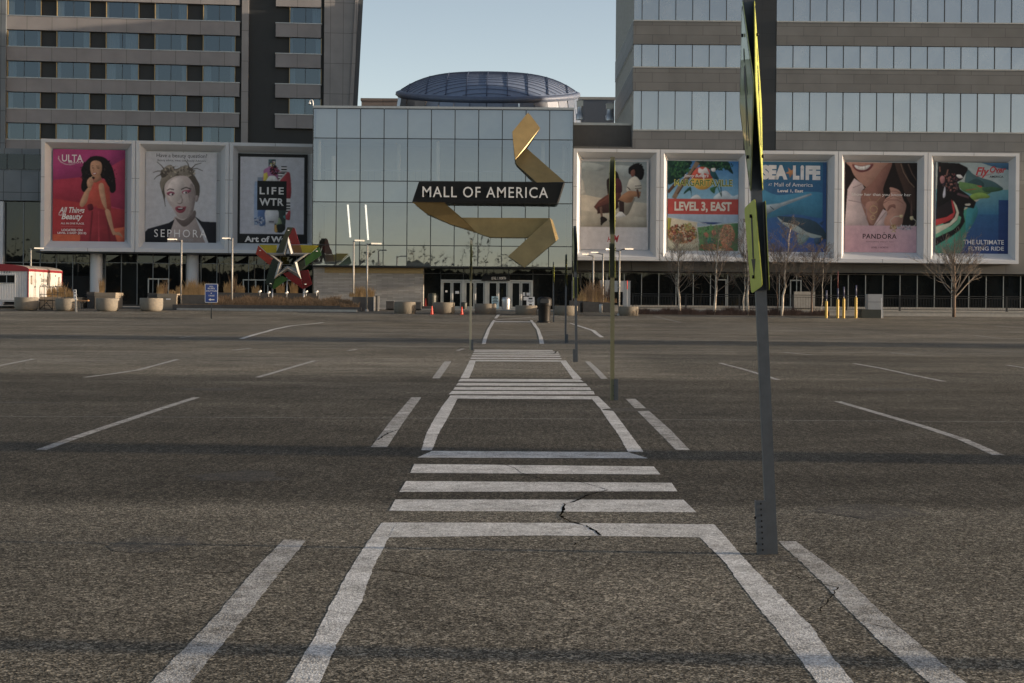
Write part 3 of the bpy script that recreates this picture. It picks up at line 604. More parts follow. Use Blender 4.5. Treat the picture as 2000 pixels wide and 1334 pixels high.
for k in range(6):
    for (a, c) in wins + [(1570, 1738)]:
        if a == 1570 and k == 0: continue
        x0, x1 = hx(a), hx(c); z0, z1 = wb[k], wt[k]; xm = (x0 + x1) / 2
        b = MB(); b.box(x0 - .07, x0 - .005, .12, .54, z0, z1); b.box(x1 + .005, x1 + .06, .3, .54, z0, z1)
        b.box(xm - .025, xm + .025, .3, .5, z0 + .02, z1 - .02, 1); b.box(x0 - .005, x1 + .005, .3, .5, z0 - .0, z0 + .02, 1); b.box(x0 - .005, x1 + .005, .3, .5, z1 - .02, z1, 1); f = b.build('window', [M['lit_gold'], M['mullion_dark']], hot)
        b = MB()
        for (u0, u1) in ((x0, xm - .025), (xm + .025, x1)):
            j = [rg.uniform(-.004, .004) for _ in range(2)]; b.add([(u0, .34 + j[0], z0 + .02), (u1, .34 + j[1], z0 + .02), (u1, .34 - j[0], z1 - .02), (u0, .34 - j[1], z1 - .02)], [(0, 1, 2, 3)])
        b.build('pane', M['hotel_glass'], f)
        b = MB(); cw_ = (x1 - x0) * rg.uniform(.10, .2); n = 10
        for (u, sgn) in ((x0, 1), (x1, -1)):
            ln = cw_ * (rg.uniform(.4, 1.6) if rg.random() > .2 else 2.4)
            V = []; 
            for i in range(n + 1): uu = u + sgn * ln * i / n; V += [(uu, .46 + .03 * (i % 2), z0), (uu, .46 + .03 * (i % 2), z1)]
            b.add(V, [(2 * i, 2 * i + 1, 2 * i + 3, 2 * i + 2) for i in range(n)])
        b.build('curtain', M['curtain'], f)
SL = .045
for (a, c) in ((1308, 1345), (1755, 1893)):
    b = MB()
    if a == 1308: b.box(hx(a), hx(c), -.05, .54, 0, zTop)
    else: b.prism([(hx(a), 0), (hx(c) - .9, 0), (hx(c) + SL * (zTop - 20), zTop), (hx(a), zTop)], 0, .54)
    b.build('wall_strip', M['hotel_fin'], hot)
def fin(x0, x1, y0, m, nm):
    d0, d1 = -.9, SL * (zTop - 20); b = MB(); b.add([(x0 + d0, y0, 0), (x1 + d0, y0, 0), (x1 + d1, y0, zTop), (x0 + d1, y0, zTop), (x0 + d0, 8, 0), (x1 + d0, 8, 0), (x1 + d1, 8, zTop), (x0 + d1, 8, zTop)], [(0, 1, 2, 3), (4, 7, 6, 5), (0, 3, 7, 4), (1, 5, 6, 2), (3, 2, 6, 7)]); b.build(nm, M[m], hot)
fin(hx(1893) + .01, hx(1913), -.35, 'hotel_fin', 'sloping_fin'); fin(hx(1913) + .01, hx(1938), .1, 'steel_post', 'dark_fin')
b = MB(); b.box(hx(-300), hx(32), -.4, 10, 0, zTop); b.build('side_wall', M['blue_wall'], hot)

# low wing under the hotel behind the left posters
LW = Plane(LF.X0 - .12 * 2.6, LF.Y0 + 2.6, .12)
lw = thing('shop_wing', 'low shaded wing with tall dark glazing and round white columns under the left posters', 'building', (*LW.loc[:2], 1.0), LW.rz)
def lx(px): return LW.x(px, 450)
def lz(px, py): return LW.z(px, py) - 1.0
gz = lz(330, 497); top_ = lz(40, 300)
b = MB(); b.box(lx(-80), lx(612), .7, 8, 0, gz + 6.0); b.box(lx(80), lx(612), .02, .7, lz(330, 494), lz(330, 300)); b.box(lx(-80), lx(80) - .01, .02, .7, lz(40, 392), lz(40, 290)); b.build('wall', M['blue_wall'], lw)
b = MB(); b.box(lx(-80), lx(80), -.25, .02, lz(40, 392), lz(40, 335)); b.build('panel_band', M['blue_wall'], lw)
b = MB(); b.box(lx(-80), lx(78), -.05, .02, lz(40, 331), lz(40, 301)); w_ = b.build('window_strip', M['dark_glass'], lw)
for px in (-40, 13, 46):
    b = MB(); b.box(lx(px) - .04, lx(px) + .04, -.09, -.05, lz(40, 331), lz(40, 301)); b.build('mullion', M['mullion_dark'], w_)
rg = random.Random(9)
def glaze(parent, plane_x, plane_z, pxs, ztop, zbase, zmid, y=.25, mm='mullion_grey'):
    for a, c in zip(pxs, pxs[1:]):
        x0, x1 = plane_x(a), plane_x(c)
        b = MB(); j = [rg.uniform(-.01, .01) for _ in range(2)]
        b.add([(x0, y + j[0], zbase), (x1, y + j[1], zbase), (x1, y + j[1], zmid), (x0, y + j[0], zmid)], [(0, 1, 2, 3)])
        if ztop > zmid + .1: j = [rg.uniform(-.008, .008) for _ in range(2)]; b.add([(x0, y + j[0], zmid), (x1, y + j[1], zmid), (x1, y, ztop), (x0, y, ztop)], [(0, 1, 2, 3)])
        f = b.build('window', M['dark_glass'], parent)
        b = MB(); b.box(x0 - .033, x0 + .033, y - .12, y - .02, zbase, ztop); b.box(x0 + .033, x1 - .033, y - .09, y - .02, zmid - .025, zmid + .025); b.build('mullion', M[mm], f)
glaze(lw, lx, lz, [6, 45, 78, 110, 142, 174], lz(40, 394), .12, lz(100, 513), .3)
glaze(lw, lx, lz, [206, 237, 268, 299, 330, 364, 393, 424, 455, 486, 517, 548, 580, 610], gz, .12, lz(330, 514), .3)
for px in (190.5, 378):
    b = MB(); b.lathe([(.52, 0), (.52, gz - .02)], 24, lx(px), -.55, 0); b.build('column', M['white_panel'], lw)
b = MB(); b.box(lx(-30), lx(8), -.5, .3, 0, lz(10, 394)); b.build('pier', M['white_panel'], lw)
b = MB(); b.box(lx(80), lx(612), -2.5, .28, gz - .02, gz + .12); b.build('soffit', M['hotel_dark'], lw)
b = MB(); b.box(lx(-80), lx(612), -.05, .28, 0, .12); b.build('plinth', M['dark_conc'], lw)
for (px, wd) in ((310, .9), (500, 1.1), (575, 1.0)):
    b = MB(); x = lx(px); b.box(x - wd, x - wd + .1, .1, .18, .12, 2.4); b.box(x + wd - .1, x + wd, .1, .18, .12, 2.4); b.box(x - wd + .1, x + wd - .1, .1, .18, 2.3, 2.4); b.box(x - .05, x + .05, .1, .18, .12, 2.3); b.build('door', M['mullion_light'], lw)

# ---------------------------------------------------------------- office tower on the right
OT = Plane(25, 137.0, 0.0)
off = thing('office_tower', 'grey office block at right with long strips of pale windows and a black recessed shaft', 'building', (25, 137.0, 1.0))
def ox(px): return OT.x(px, 200) 
def oz(py, px=1640): return OT.z(px, py) - 1.0
ROOF = 34.0
x0, x1, xs1, xe = ox(1236), ox(1452), ox(1516), 62.0 - 25
base = oz(535)
b = MB(); b.box(x0 + .3, xe - .3, .4, 24, base, ROOF); b.build('core_wall', M['hotel_dark'], off)
b = MB(); b.box(x1 + .02, xs1 - .02, .1, .4, base, ROOF); b.build('recessed_shaft', M['black_shaft'], off)
bands = [(oz(89), oz(42)), (oz(180), oz(133)), (oz(297 + 60), oz(256)), (oz(-2.5 - 48), oz(-50))]
for z0, z1 in bands[:3]:
    for (a, c) in ((x0, x1), (xs1, xe)):
        lo = z0 
        b = MB(); b.box(a, c, 0, .4, lo, z1 - .1); b.build('cladding_band', M['office_clad'], off)
        b = MB(); b.box(a, c + (.05 if c != xe else 0), -.05, .4, z1 - .1, z1); b.build('sill', M['mullion_light'], off)
b = MB(); b.box(x0, xe, -.02, .4, base, oz(297 + 60)); b.build('lower_wall', M['office_plain'], off)
wr = [(oz(42), ROOF - .35), (oz(133), oz(89)), (oz(256), oz(180))]
pit = 32.85
b = MB(); b.box(x0, xe, 0, .4, ROOF - .35, ROOF); b.build('roof_edge', M['office_clad'], off)
colsL = [1237, 1253, 1286, 1319, 1352, 1385, 1418, 1452]; colsR = [1516 + pit * i for i in range(19)]
rg = random.Random(3)
for z0, z1 in wr:
    for cols in (colsL, colsR):
        for a, c in zip(cols, cols[1:]):
            u0, u1 = ox(a) + .025, ox(c) - .025; j = [rg.uniform(-.006, .006) for _ in range(4)]
            b = MB(); b.add([(u0, .2 + j[0], z0), (u1, .2 + j[1], z0), (u1, .2 + j[2], z1), (u0, .2 + j[3], z1)], [(0, 1, 2, 3)]); f = b.build('window', M['office_glass'], off)
            b = MB(); b.box(u1 - .005, u1 + .055, .12, .26, z0, z1); b.build('mullion', M['mullion_dark'], f)
# the side that faces the glass hall
dp = 24
for z0, z1 in bands[:3]: b = MB(); b.box(x0 - .02, x0 + .3, .4, dp, z0, z1 - .02); b.build('cladding_band', M['office_clad'], off)
b = MB(); b.box(x0 - .02, x0 + .3, .4, dp, ROOF - .35, ROOF); b.build('roof_edge', M['office_clad'], off)
for z0, z1 in wr:
    b = MB(); b.box(x0 + .1, x0 + .25, .4, dp, z0, z1); f = b.build('side_window', M['office_glass'], off)
    b = MB()
    for k in range(17): b.box(x0 + .0, x0 + .1, .5 + k * 1.45, .56 + k * 1.45, z0, z1)
    b.box(x0 + .01, x0 + .09, .4, dp, z1 - .06, z1); b.box(x0 + .01, x0 + .09, .4, dp, z0, z0 + .06); b.build('mullion', M['mullion_light'], f)
# annex between tower and hall
an = Plane(8, 138.5, 0)
b = MB(); ax0, ax1 = ox(1119.5) , x0 - .03; zt = oz(241, 1175); b.box(ax0 - .6, ax1, 1.5, 20, base, zt); b.build('annex_wall', mat('annex_brown_grey', (.085, .08, .075), .6, var=.08), off)
b = MB(); b.box(ax0 - .7, ax1, 1.4, 2.2, zt, zt + .22); b.build('annex_parapet', M['mullion_light'], off)
# ground floor right
gzt, gzb = oz(535), oz(599)
glaze(off, ox, oz, [1122 + 33.85 * i for i in range(30)], gzt, gzb, gzt - .02, .9, 'mullion_light')
b = MB(); b.box(ox(1119), xe, .6, 1.0, 0, gzb); b.build('plinth', M['kerb'], off)
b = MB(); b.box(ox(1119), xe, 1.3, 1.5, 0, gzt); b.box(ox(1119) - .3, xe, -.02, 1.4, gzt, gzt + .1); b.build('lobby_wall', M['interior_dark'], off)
b = MB(); b.box(ox(1119.5) - .5, x0 - .03, .0, 1.4, gzt + .12, oz(290)); b.build('lower_wall', M['office_plain'], off)
for px in (1413, 1560):
    b = MB(); x = ox(px); b.box(x - .5, x - .4, .7, .8, gzb, gzb + 2.3); b.box(x + .4, x + .5, .7, .8, gzb, gzb + 2.3); b.box(x - .4, x + .4, .7, .8, gzb + 2.2, gzb + 2.3); b.build('door', M['mullion_light'], off)
b = MB(); x = ox(1576); b.box(x - .9, x + .9, .3, .6, .3, oz(570)); b.build('tan_panel', M['kerb'], off)

# ---------------------------------------------------------------- domed rotunda and roofs behind
dm = thing('domed_rotunda', 'round rooftop rotunda with a ribbed blue metal dome behind the glass hall', 'dome', (*P(953, 215, 172)[:2], 1.0))
zr = P(953, 184, 172).z - 1.0; tt = math.tan(R(11.0))
b = MB(); n = 36; prof = [(10.5, -12.0), (10.3, -3.4), (9.75, -.75)]
b.lathe(prof, n, smooth=False); 
dr = MB()
for i in range(n):
    a0, a1 = 2 * math.pi * i / n, 2 * math.pi * (i + 1) / n
    rg2 = random.Random(i); k0 = rg2.uniform(-.05, .05)
    dr.add([((prof[q][0] + k0) * math.cos(a) , (prof[q][0] + k0) * math.sin(a), zr + prof[q][1] + (tt * (prof[q][0] + k0) * math.sin(a) + .45 if q == 2 else -1.2)) for q, a in ((1, a0 + .004), (1, a1 - .004), (2, a1 - .004), (2, a0 + .004))], [(0, 1, 2, 3)])
    dr.add([((prof[q][0] + k0) * math.cos(a) , (prof[q][0] + k0) * math.sin(a), zr + prof[q][1] - (1.2 if q == 1 else 0)) for q, a in ((0, a0 + .004), (0, a1 - .004), (1, a1 - .004), (1, a0 + .004))], [(0, 1, 2, 3)])
dr.lathe([(9.3, zr - 12), (9.3, zr - 2.6)], n, m=1)
dr.build('drum', [M['drum'], M['joint']], dm)
TL = Matrix.Rotation(R(11.0), 4, 'X'); Rr = 10.15; ch = 2.0
def cap(x, y, lift=0.0):
    rr = min(1, (x * x + y * y) / (9.6 ** 2)); v = TL @ Vector((x, y, .28 + ch * (1 - rr ** 1.7) + lift)); return (v.x, v.y, v.z + zr)
b = MB(); N = 28; V = [cap(0, 0)]; fs = []
for k in range(1, 9):
    for i in range(N * 2): a = math.pi * i / N; V.append(cap(9.6 * k / 8 * math.cos(a), 9.6 * k / 8 * math.sin(a)))
for i in range(2 * N): fs.append((0, 1 + i, 1 + (i + 1) % (2 * N)))
for k in range(7):
    for i in range(2 * N): j = (i + 1) % (2 * N); fs.append((1 + k * 2 * N + i, 1 + (k + 1) * 2 * N + i, 1 + (k + 1) * 2 * N + j, 1 + k * 2 * N + j))
b.add(V, fs, smooth=True); b.build('dome_roof', M['dome_blue'], dm)
b = MB()
for q in range(-12, 13):
    y = q * .76; xx = math.sqrt(max(0, 9.45 ** 2 - y * y)); b.tube([cap(-xx + 2 * xx * i / 24, y, .05) for i in range(25)], .036, 4)
for q in range(-4, 5):
    x = q * 2.12; yy = math.sqrt(9.45 ** 2 - x * x); b.tube([cap(x, -yy + 2 * yy * i / 16, .06) for i in range(17)], .06, 4)
b.build('roof_rib', M['dome_rib'], dm)
b = MB(); V = []; fs = []
rp = [(9.5, .28), (9.6, .35), (9.98, .2), (10.02, -.08), (9.7, -.34)]
for r_, z_ in rp:
    for i in range(2 * N): a = math.pi * i / N; v = TL @ Vector((r_ * math.cos(a), r_ * math.sin(a), z_)); V.append((v.x, v.y, v.z + zr))
for k in range(len(rp) - 1):
    for i in range(2 * N): j = (i + 1) % (2 * N); fs.append((k * 2 * N + i, k * 2 * N + j, (k + 1) * 2 * N + j, (k + 1) * 2 * N + i))
b.add(V, fs, smooth=True); b.build('rim', M['dome_rim'], dm)
def roof_block(label, px0, px1, ptop, D, dep, m, nm='roof_block'):
    p0, p1 = P(px0, ptop, D), P(px1, ptop, D); t = thing(nm, label, 'roof structure', ((p0.x + p1.x) / 2, D, 1.0)); hw = (p1.x - p0.x) / 2; h = (p0.z + p1.z) / 2 - 1
    b = MB(); b.box(-hw, hw, 0, dep, 0, h - .3); b.build('wall', m, t); b = MB(); b.box(-hw - .1, hw + .1, -.1, dep + .1, h - .3, h); b.build('coping', M['mullion_light'] if m is not M['beige'] else M['beige'], t); return t
roof_block('beige flat-roofed block rising behind the glass hall beside the hotel', 706, 790, 192, 190, 10, M['beige'])
roof_block('blue-grey panelled wall behind the roof between dome and office block', 1120, 1200, 189.5, 186, 6, mat('blue_roof_panel', (.085, .11, .15), .5, var=.06))
def duct(label, px, ptop, pbot, wd, D):
    p = P(px, pbot, D); t = thing('roof_duct', label, 'duct', (p.x, D, p.z)); h = P(px, ptop, D).z - p.z; s = wd / 2
    b = MB(); b.lathe([(s * 1.25, 0), (s * 1.25, h * .3), (s * .9, h * .34), (s * .9, h * .7)], 14); b.build('base_drum', M['metal'], t)
    b = MB(); b.box(-s, s, -s, s, h * .7, h * .97); b.box(-s * 1.1, s * 1.1, -s * 1.1, s * 1.1, h * .97, h); b.build('cowl', M['mullion_light'], t)
    b = MB(); b.tube([(-s * .6, 0, h * .98), (-s * .6, 0, h * 1.06), (s * .6, 0, h * 1.06), (s * .6, 0, h * .98)], .03, 5); b.build('lifting_loop', M['metal'], t); return t
duct('tall silver roof duct beside the right end of the dome', 1132.5, 197, 234, .55, 141); duct('silver roof duct close to the office block wall', 1191, 203, 236, .68, 148)
p = P(1160, 238, 142); t = MB(); rg = random.Random(5); pts = []
for i in range(13):
    for j in range(5): pts.append((-1.1 + i * .19, -.4 + j * .2, max(0, (.25 + rg.uniform(-.1, .14)) * (1 - abs(i - 6) / 7) * (1 - abs(j - 2) / 3))))
t.add(pts, [(i * 5 + j, (i + 1) * 5 + j, (i + 1) * 5 + j + 1, i * 5 + j + 1) for i in range(12) for j in range(4)]); o = t.build('roof_tarp', M['util_grey'], loc=(p.x, p.y, oz(241, 1175) + 1.05)); tag(o, 'crumpled grey tarp lying on the low roof between the two ducts', 'tarp')
# camera bracket on hall parapet
p = P(612, 212, 130.7); t = thing('security_camera', 'white gooseneck security camera on the left corner of the glass hall roof', 'security camera', (p.x, p.y, p.z))
b = MB(); b.tube([(0, 0, 0), (-.02, 0, .35), (-.05, 0, .6), (-.15, 0, .72), (-.27, 0, .66), (-.31, 0, .5)], .045, 7); b.build('gooseneck', M['sign_white'], t)
b = MB(); b.lathe([(.11, 0), (.12, .08), (.05, .14)], 12, -.31, 0, .38); b.lathe([(.0, -.1), (.07, -.07), (.1, 0)], 12, -.31, 0, .38, 1); b.build('dome_head', [M['sign_white'], M['black_plastic']], t)

# ---------------------------------------------------------------- advertising posters: printed vinyl, drawn as flat ink shapes
def smooth(pts, n=5):
    out = []; N_ = len(pts)
    for i in range(N_):
        p0, p1, p2, p3 = (Vector(pts[(i + k - 1) % N_]) for k in range(4))
        for k in range(n):
            t = k / n; out.append(tuple(.5 * ((2 * p1) + (p2 - p0) * t + (2 * p0 - 5 * p1 + 4 * p2 - p3) * t * t + (3 * p1 - p0 - 3 * p2 + p3) * t ** 3)))
    return out
import numpy as np
GW, GH, SS = 150, 190, 2                      # cells of printed colour across and down, and samples per cell
def _blur(a, r):
    r = max(1, int(r))
    for ax in (0, 1):
        for _ in range(2):
            p = np.pad(a, [(r + 1, r) if k == ax else (0, 0) for k in range(a.ndim)], mode='edge'); c = np.cumsum(p, axis=ax); n = a.shape[ax]
            hi = [slice(None)] * a.ndim; lo = [slice(None)] * a.ndim; hi[ax] = slice(2 * r + 1, 2 * r + 1 + n); lo[ax] = slice(0, n); a = (c[tuple(hi)] - c[tuple(lo)]) / (2 * r + 1)
    return a
class Print:                                   # paints the picture of a poster into a grid of ink colours
    def __init__(s, zoom): s.z = zoom; s.W, s.H = GW * SS, GH * SS; s.a = np.full((s.H, s.W, 3), .6); s.rg = np.random.default_rng(7)
    def px(s, p): zl, zt, zr_, zb = s.z; return ((p[0] - zl) / (zr_ - zl) * s.W, (p[1] - zt) / (zb - zt) * s.H)
    def poly(s, pts, col, relief=True):
        q = [s.px(p) for p in pts]; xs_, ys_ = [p[0] for p in q], [p[1] for p in q]; w0 = max(2, min(max(xs_) - min(xs_), max(ys_) - min(ys_)))
        rb = int(min(30, w0 * .22)) + 1; pad = rb * 3 + 3
        x0, x1, y0, y1 = int(min(xs_)) - pad, int(max(xs_)) + pad, int(min(ys_)) - pad, int(max(ys_)) + pad
        X_, Y_ = np.meshgrid(np.arange(x0, x1) + .5, np.arange(y0, y1) + .5); m = np.zeros(X_.shape, bool)
        for (ax, ay), (bx_, by_) in zip(q, q[1:] + q[:1]):
            if ay == by_: continue
            m ^= ((Y_ > ay) != (Y_ > by_)) & (X_ < (bx_ - ax) * (Y_ - ay) / (by_ - ay) + ax)
        f = m.astype(float); al = _blur(f, 1) * .5 + f * .5; sh = np.ones_like(f)
        if relief and w0 > 9:                      # rounded modelling, lit from the upper left
            b = _blur(f, rb); d = max(1, rb // 2); sh = 1 + .75 * (np.roll(b, (-d, -d), (0, 1)) - np.roll(b, (d, d), (0, 1))) * .8 + .18 * (b - .7)
            n = _blur(s.rg.normal(0, 1, f.shape), max(2, rb * .6)); sh = np.clip(sh + .05 * n / (n.std() + 1e-6), .45, 1.4)
        cx0, cx1, cy0, cy1 = max(0, x0), min(s.W, x1), max(0, y0), min(s.H, y1)
        if cx1 <= cx0 or cy1 <= cy0: return
        sl = (slice(cy0 - y0, cy1 - y0), slice(cx0 - x0, cx1 - x0)); A_ = al[sl][..., None]; t = s.a[cy0:cy1, cx0:cx1]
        s.a[cy0:cy1, cx0:cx1] = t * (1 - A_) + np.array(col)[None, None] * sh[sl][..., None] * A_
    def rect(s, a, b, c, d, c0, c1, horiz=False):
        (x0, y0), (x1, y1) = s.px((a, b)), s.px((c, d)); x0, x1, y0, y1 = [int(round(max(0, min(l, v)))) for v, l in ((x0, s.W), (x1, s.W), (y0, s.H), (y1, s.H))]
        if x1 <= x0 or y1 <= y0: return
        t = np.linspace(0, 1, y1 - y0)[:, None, None]; s.a[y0:y1, x0:x1] = np.array(c0) * (1 - t) + np.array(c1) * t
    def grid(s):
        a = _blur(s.a, 1) * .35 + s.a * .65; a = a.reshape(GH, SS, GW, SS, 3).mean((1, 3)); return np.clip(a * (1 + s.rg.normal(0, .03, (GH, GW, 1))), .004, .95)
def poster(label, PL, px, zoom, ops, dy=.72):
    (l, t_, r, b_) = px; (zl, zt, zr_, zb) = zoom
    x0, x1 = PL.x(l, (t_ + b_) / 2, dy), PL.x(r, (t_ + b_) / 2, dy); xm = (l + r) / 2
    z1, z0 = PL.z(xm, t_, dy), PL.z(xm, b_, dy); mb = MB(); Wd = x1 - x0; Ht = z1 - z0; ox_ = (x0 + x1) / 2
    fx = lambda zx: min(Wd / 2, max(-Wd / 2, (zx - zl) / (zr_ - zl) * Wd - Wd / 2)); fz = lambda zy: min(Ht, max(0, Ht - (zy - zt) / (zb - zt) * Ht))
    pr = Print(zoom); mb.box(-Wd / 2, Wd / 2, .004, .08, 0, Ht, 1); y = -.004
    for op in ops:
        k = op[0]
        if k == 'r': pr.rect(*op[1:5], lin(op[5]), lin(op[6]))
        elif k in 'ps': pr.poly(smooth(op[2]) if k == 's' else op[2], lin(op[1]))
        elif k == 'l':
            _, col, wd, pts = op[:4]; q = [Vector(p) for p in pts]; L_, R_ = [], []
            for i, p in enumerate(q):
                d = q[min(i + 1, len(q) - 1)] - q[max(i - 1, 0)]; d.normalize(); n_ = Vector((-d.y, d.x)); e = max(wd, 4.2) / 2 * (1 - .75 * i / len(q) if len(op) > 4 else 1); L_.append(tuple(p + n_ * e)); R_.append(tuple(p - n_ * e))
            pr.poly(L_ + R_[::-1], lin(col))
        elif k == 'n':                                 # scattered printed flecks: leaves, food, hair
            _, cols, cnt, cx_, cy_, rx, ry, sz, seed = op; rg = random.Random(seed)
            for i in range(cnt * 2):
                a = rg.uniform(0, 6.283); q = math.sqrt(rg.random()); ux, uy = cx_ + rx * q * math.cos(a), cy_ + ry * q * math.sin(a); s = sz * rg.uniform(.3, 1.0); th = rg.uniform(0, 6.28); g = rg.uniform(.6, 1.25)
                pr.poly([(ux + s * math.cos(th + b) * (1 if i_ % 2 else .5), uy + s * math.sin(th + b) * (1 if i_ % 2 else .5)) for i_, b in enumerate([0, 1.57, 3.14, 4.71])], [c * g for c in lin(rg.choice(cols))])
        elif k == 't':
            _, sx_, a, b, c, d, col = op[:7]; kw = op[7] if len(op) > 7 else {}
            text(mb, sx_, fx(a), fx(c), fz(d), fz(b), y, 0, lin(col), **kw); y -= .001
    g = pr.grid(); nv = len(mb.v); nf0 = len(mb.f)
    xs_, zs_ = np.linspace(-Wd / 2, Wd / 2, GW + 1), np.linspace(Ht, 0, GH + 1)
    mb.v += [(x, 0.0, z) for z in zs_ for x in xs_]; W1 = GW + 1
    fs = [[nv + (j + 1) * W1 + i, nv + (j + 1) * W1 + i + 1, nv + j * W1 + i + 1, nv + j * W1 + i] for j in range(GH) for i in range(GW)]
    mb.f += fs; n = len(fs); mb.m += [0] * n; mb.sm += [False] * n; mb.c += [tuple(c) for c in g.reshape(-1, 3)]
    c, s = math.cos(PL.rz), math.sin(PL.rz)
    o = mb.build('advertising_poster', [M['ink'], M['white_back']], loc=(PL.X0 + ox_ * c - dy * s, PL.Y0 + ox_ * s + dy * c, z0), rz=PL.rz)
    tag(o, label, 'poster', 'posters in the white frames'); return o
W_ = (238, 236, 236)
# ULTA
sk = (196, 146, 112); sk2 = (160, 112, 84)
poster('magenta and red poster with curly-haired woman in orange dress, lettered ULTA', LF, (103, 292, 244, 471.5), (85, 80, 1025, 1275), [
    ('r', 85, 80, 1025, 1275, (185, 45, 120), (190, 30, 45)), ('p', (166, 40, 112), [(85, 80), (1025, 80), (1025, 200), (560, 430), (85, 485)]), ('p', (164, 22, 60), [(85, 485), (560, 430), (1025, 330), (1025, 820), (85, 760)]),
    ('p', (172, 28, 78), [(640, 420), (1025, 180), (1025, 860), (640, 760)]), ('p', (162, 22, 36), [(85, 720), (1025, 860), (1025, 1275), (85, 1275)]), ('r', 85, 1188, 445, 1275, (205, 84, 36), (205, 84, 36)), ('p', (205, 84, 40), [(880, 1105), (1025, 1082), (1025, 1275), (910, 1275)]),
    ('s', (30, 24, 26), [(660, 160), (770, 190), (850, 290), (890, 420), (905, 600), (845, 640), (800, 560), (740, 450), (600, 470), (560, 570), (490, 635), (450, 570), (470, 450), (452, 340), (500, 250), (570, 180)]),
    ('n', [(30, 24, 26), (52, 40, 40), (22, 18, 20)], 70, 670, 400, 240, 240, 24, 3),
    ('p', (186, 62, 42), [(690, 455), (760, 480), (820, 570), (850, 872), (680, 880), (660, 800), (540, 870), (500, 780), (490, 640), (560, 590), (600, 520)]),
    ('p', (150, 26, 46), [(530, 800), (790, 870), (930, 1275), (440, 1275), (480, 1040)]), ('l', (120, 18, 38), 22, [(600, 880), (570, 1275)]), ('l', (172, 36, 58), 18, [(680, 880), (690, 1275)]), ('l', (118, 18, 36), 26, [(790, 900), (830, 1275)]), ('s', (100, 16, 34), [(540, 800), (600, 790), (610, 860), (550, 870)]),
    ('s', sk, [(580, 250), (640, 222), (705, 245), (722, 320), (700, 400), (640, 440), (600, 420), (572, 350)]), ('p', sk2, [(640, 430), (700, 400), (720, 470), (640, 510), (610, 500)]),
    ('s', (60, 36, 30), [(585, 318), (612, 312), (612, 324)]), ('s', (60, 36, 30), [(648, 316), (684, 312), (684, 326)]), ('l', (50, 32, 28), 7, [(582, 296), (612, 290)]), ('l', (50, 32, 28), 7, [(646, 292), (688, 294)]), ('s', (150, 40, 60), [(595, 385), (640, 378), (655, 388), (625, 412)]), ('s', W_, [(605, 389), (645, 386), (625, 400)]), ('l', sk2, 8, [(622, 320), (612, 362), (628, 366)]),
    ('s', sk, [(680, 545), (740, 520), (765, 650), (790, 830), (770, 850), (715, 740)]), ('s', sk, [(560, 560), (590, 580), (560, 640), (530, 760), (470, 830), (436, 790), (490, 650)]), ('s', sk, [(540, 470), (575, 440), (610, 470), (612, 520), (580, 580), (540, 570), (528, 510)]), ('l', sk2, 6, [(560, 470), (575, 520)]), ('l', sk2, 6, [(580, 462), (592, 515)]), ('l', (210, 180, 150), 9, [(575, 455), (600, 425)]),
    ('s', sk, [(768, 880), (832, 880), (890, 1130), (960, 1150), (1002, 1222), (960, 1195), (900, 1185), (860, 1160)]),
    ('t', 'ULTA', 200, 150, 472, 242, W_, dict(bold=.012)), ('t', 'BEAUTY', 288, 240, 488, 262, W_), ('l', W_, 10, [(160, 170), (155, 205), (185, 245), (240, 275), (310, 282), (370, 268)], 1),
    ('t', 'All Things', 170, 832, 500, 930, W_, dict(bold=.02, shear=.3)), ('t', 'Beauty', 200, 915, 475, 1015, W_, dict(bold=.025, shear=.3)), ('l', W_, 8, [(172, 905), (165, 935), (200, 940), (240, 880)]),
    ('t', 'ALL IN ONE PLACE.', 193, 1032, 498, 1056, W_, dict(bold=.02)), ('r', 195, 1082, 475, 1087, (220, 120, 120), (220, 120, 120)), ('t', 'LOCATED ON', 203, 1115, 475, 1146, W_, dict(bold=.03)), ('t', 'LEVEL 2 EAST (E215)', 152, 1156, 525, 1188, W_, dict(bold=.03))])
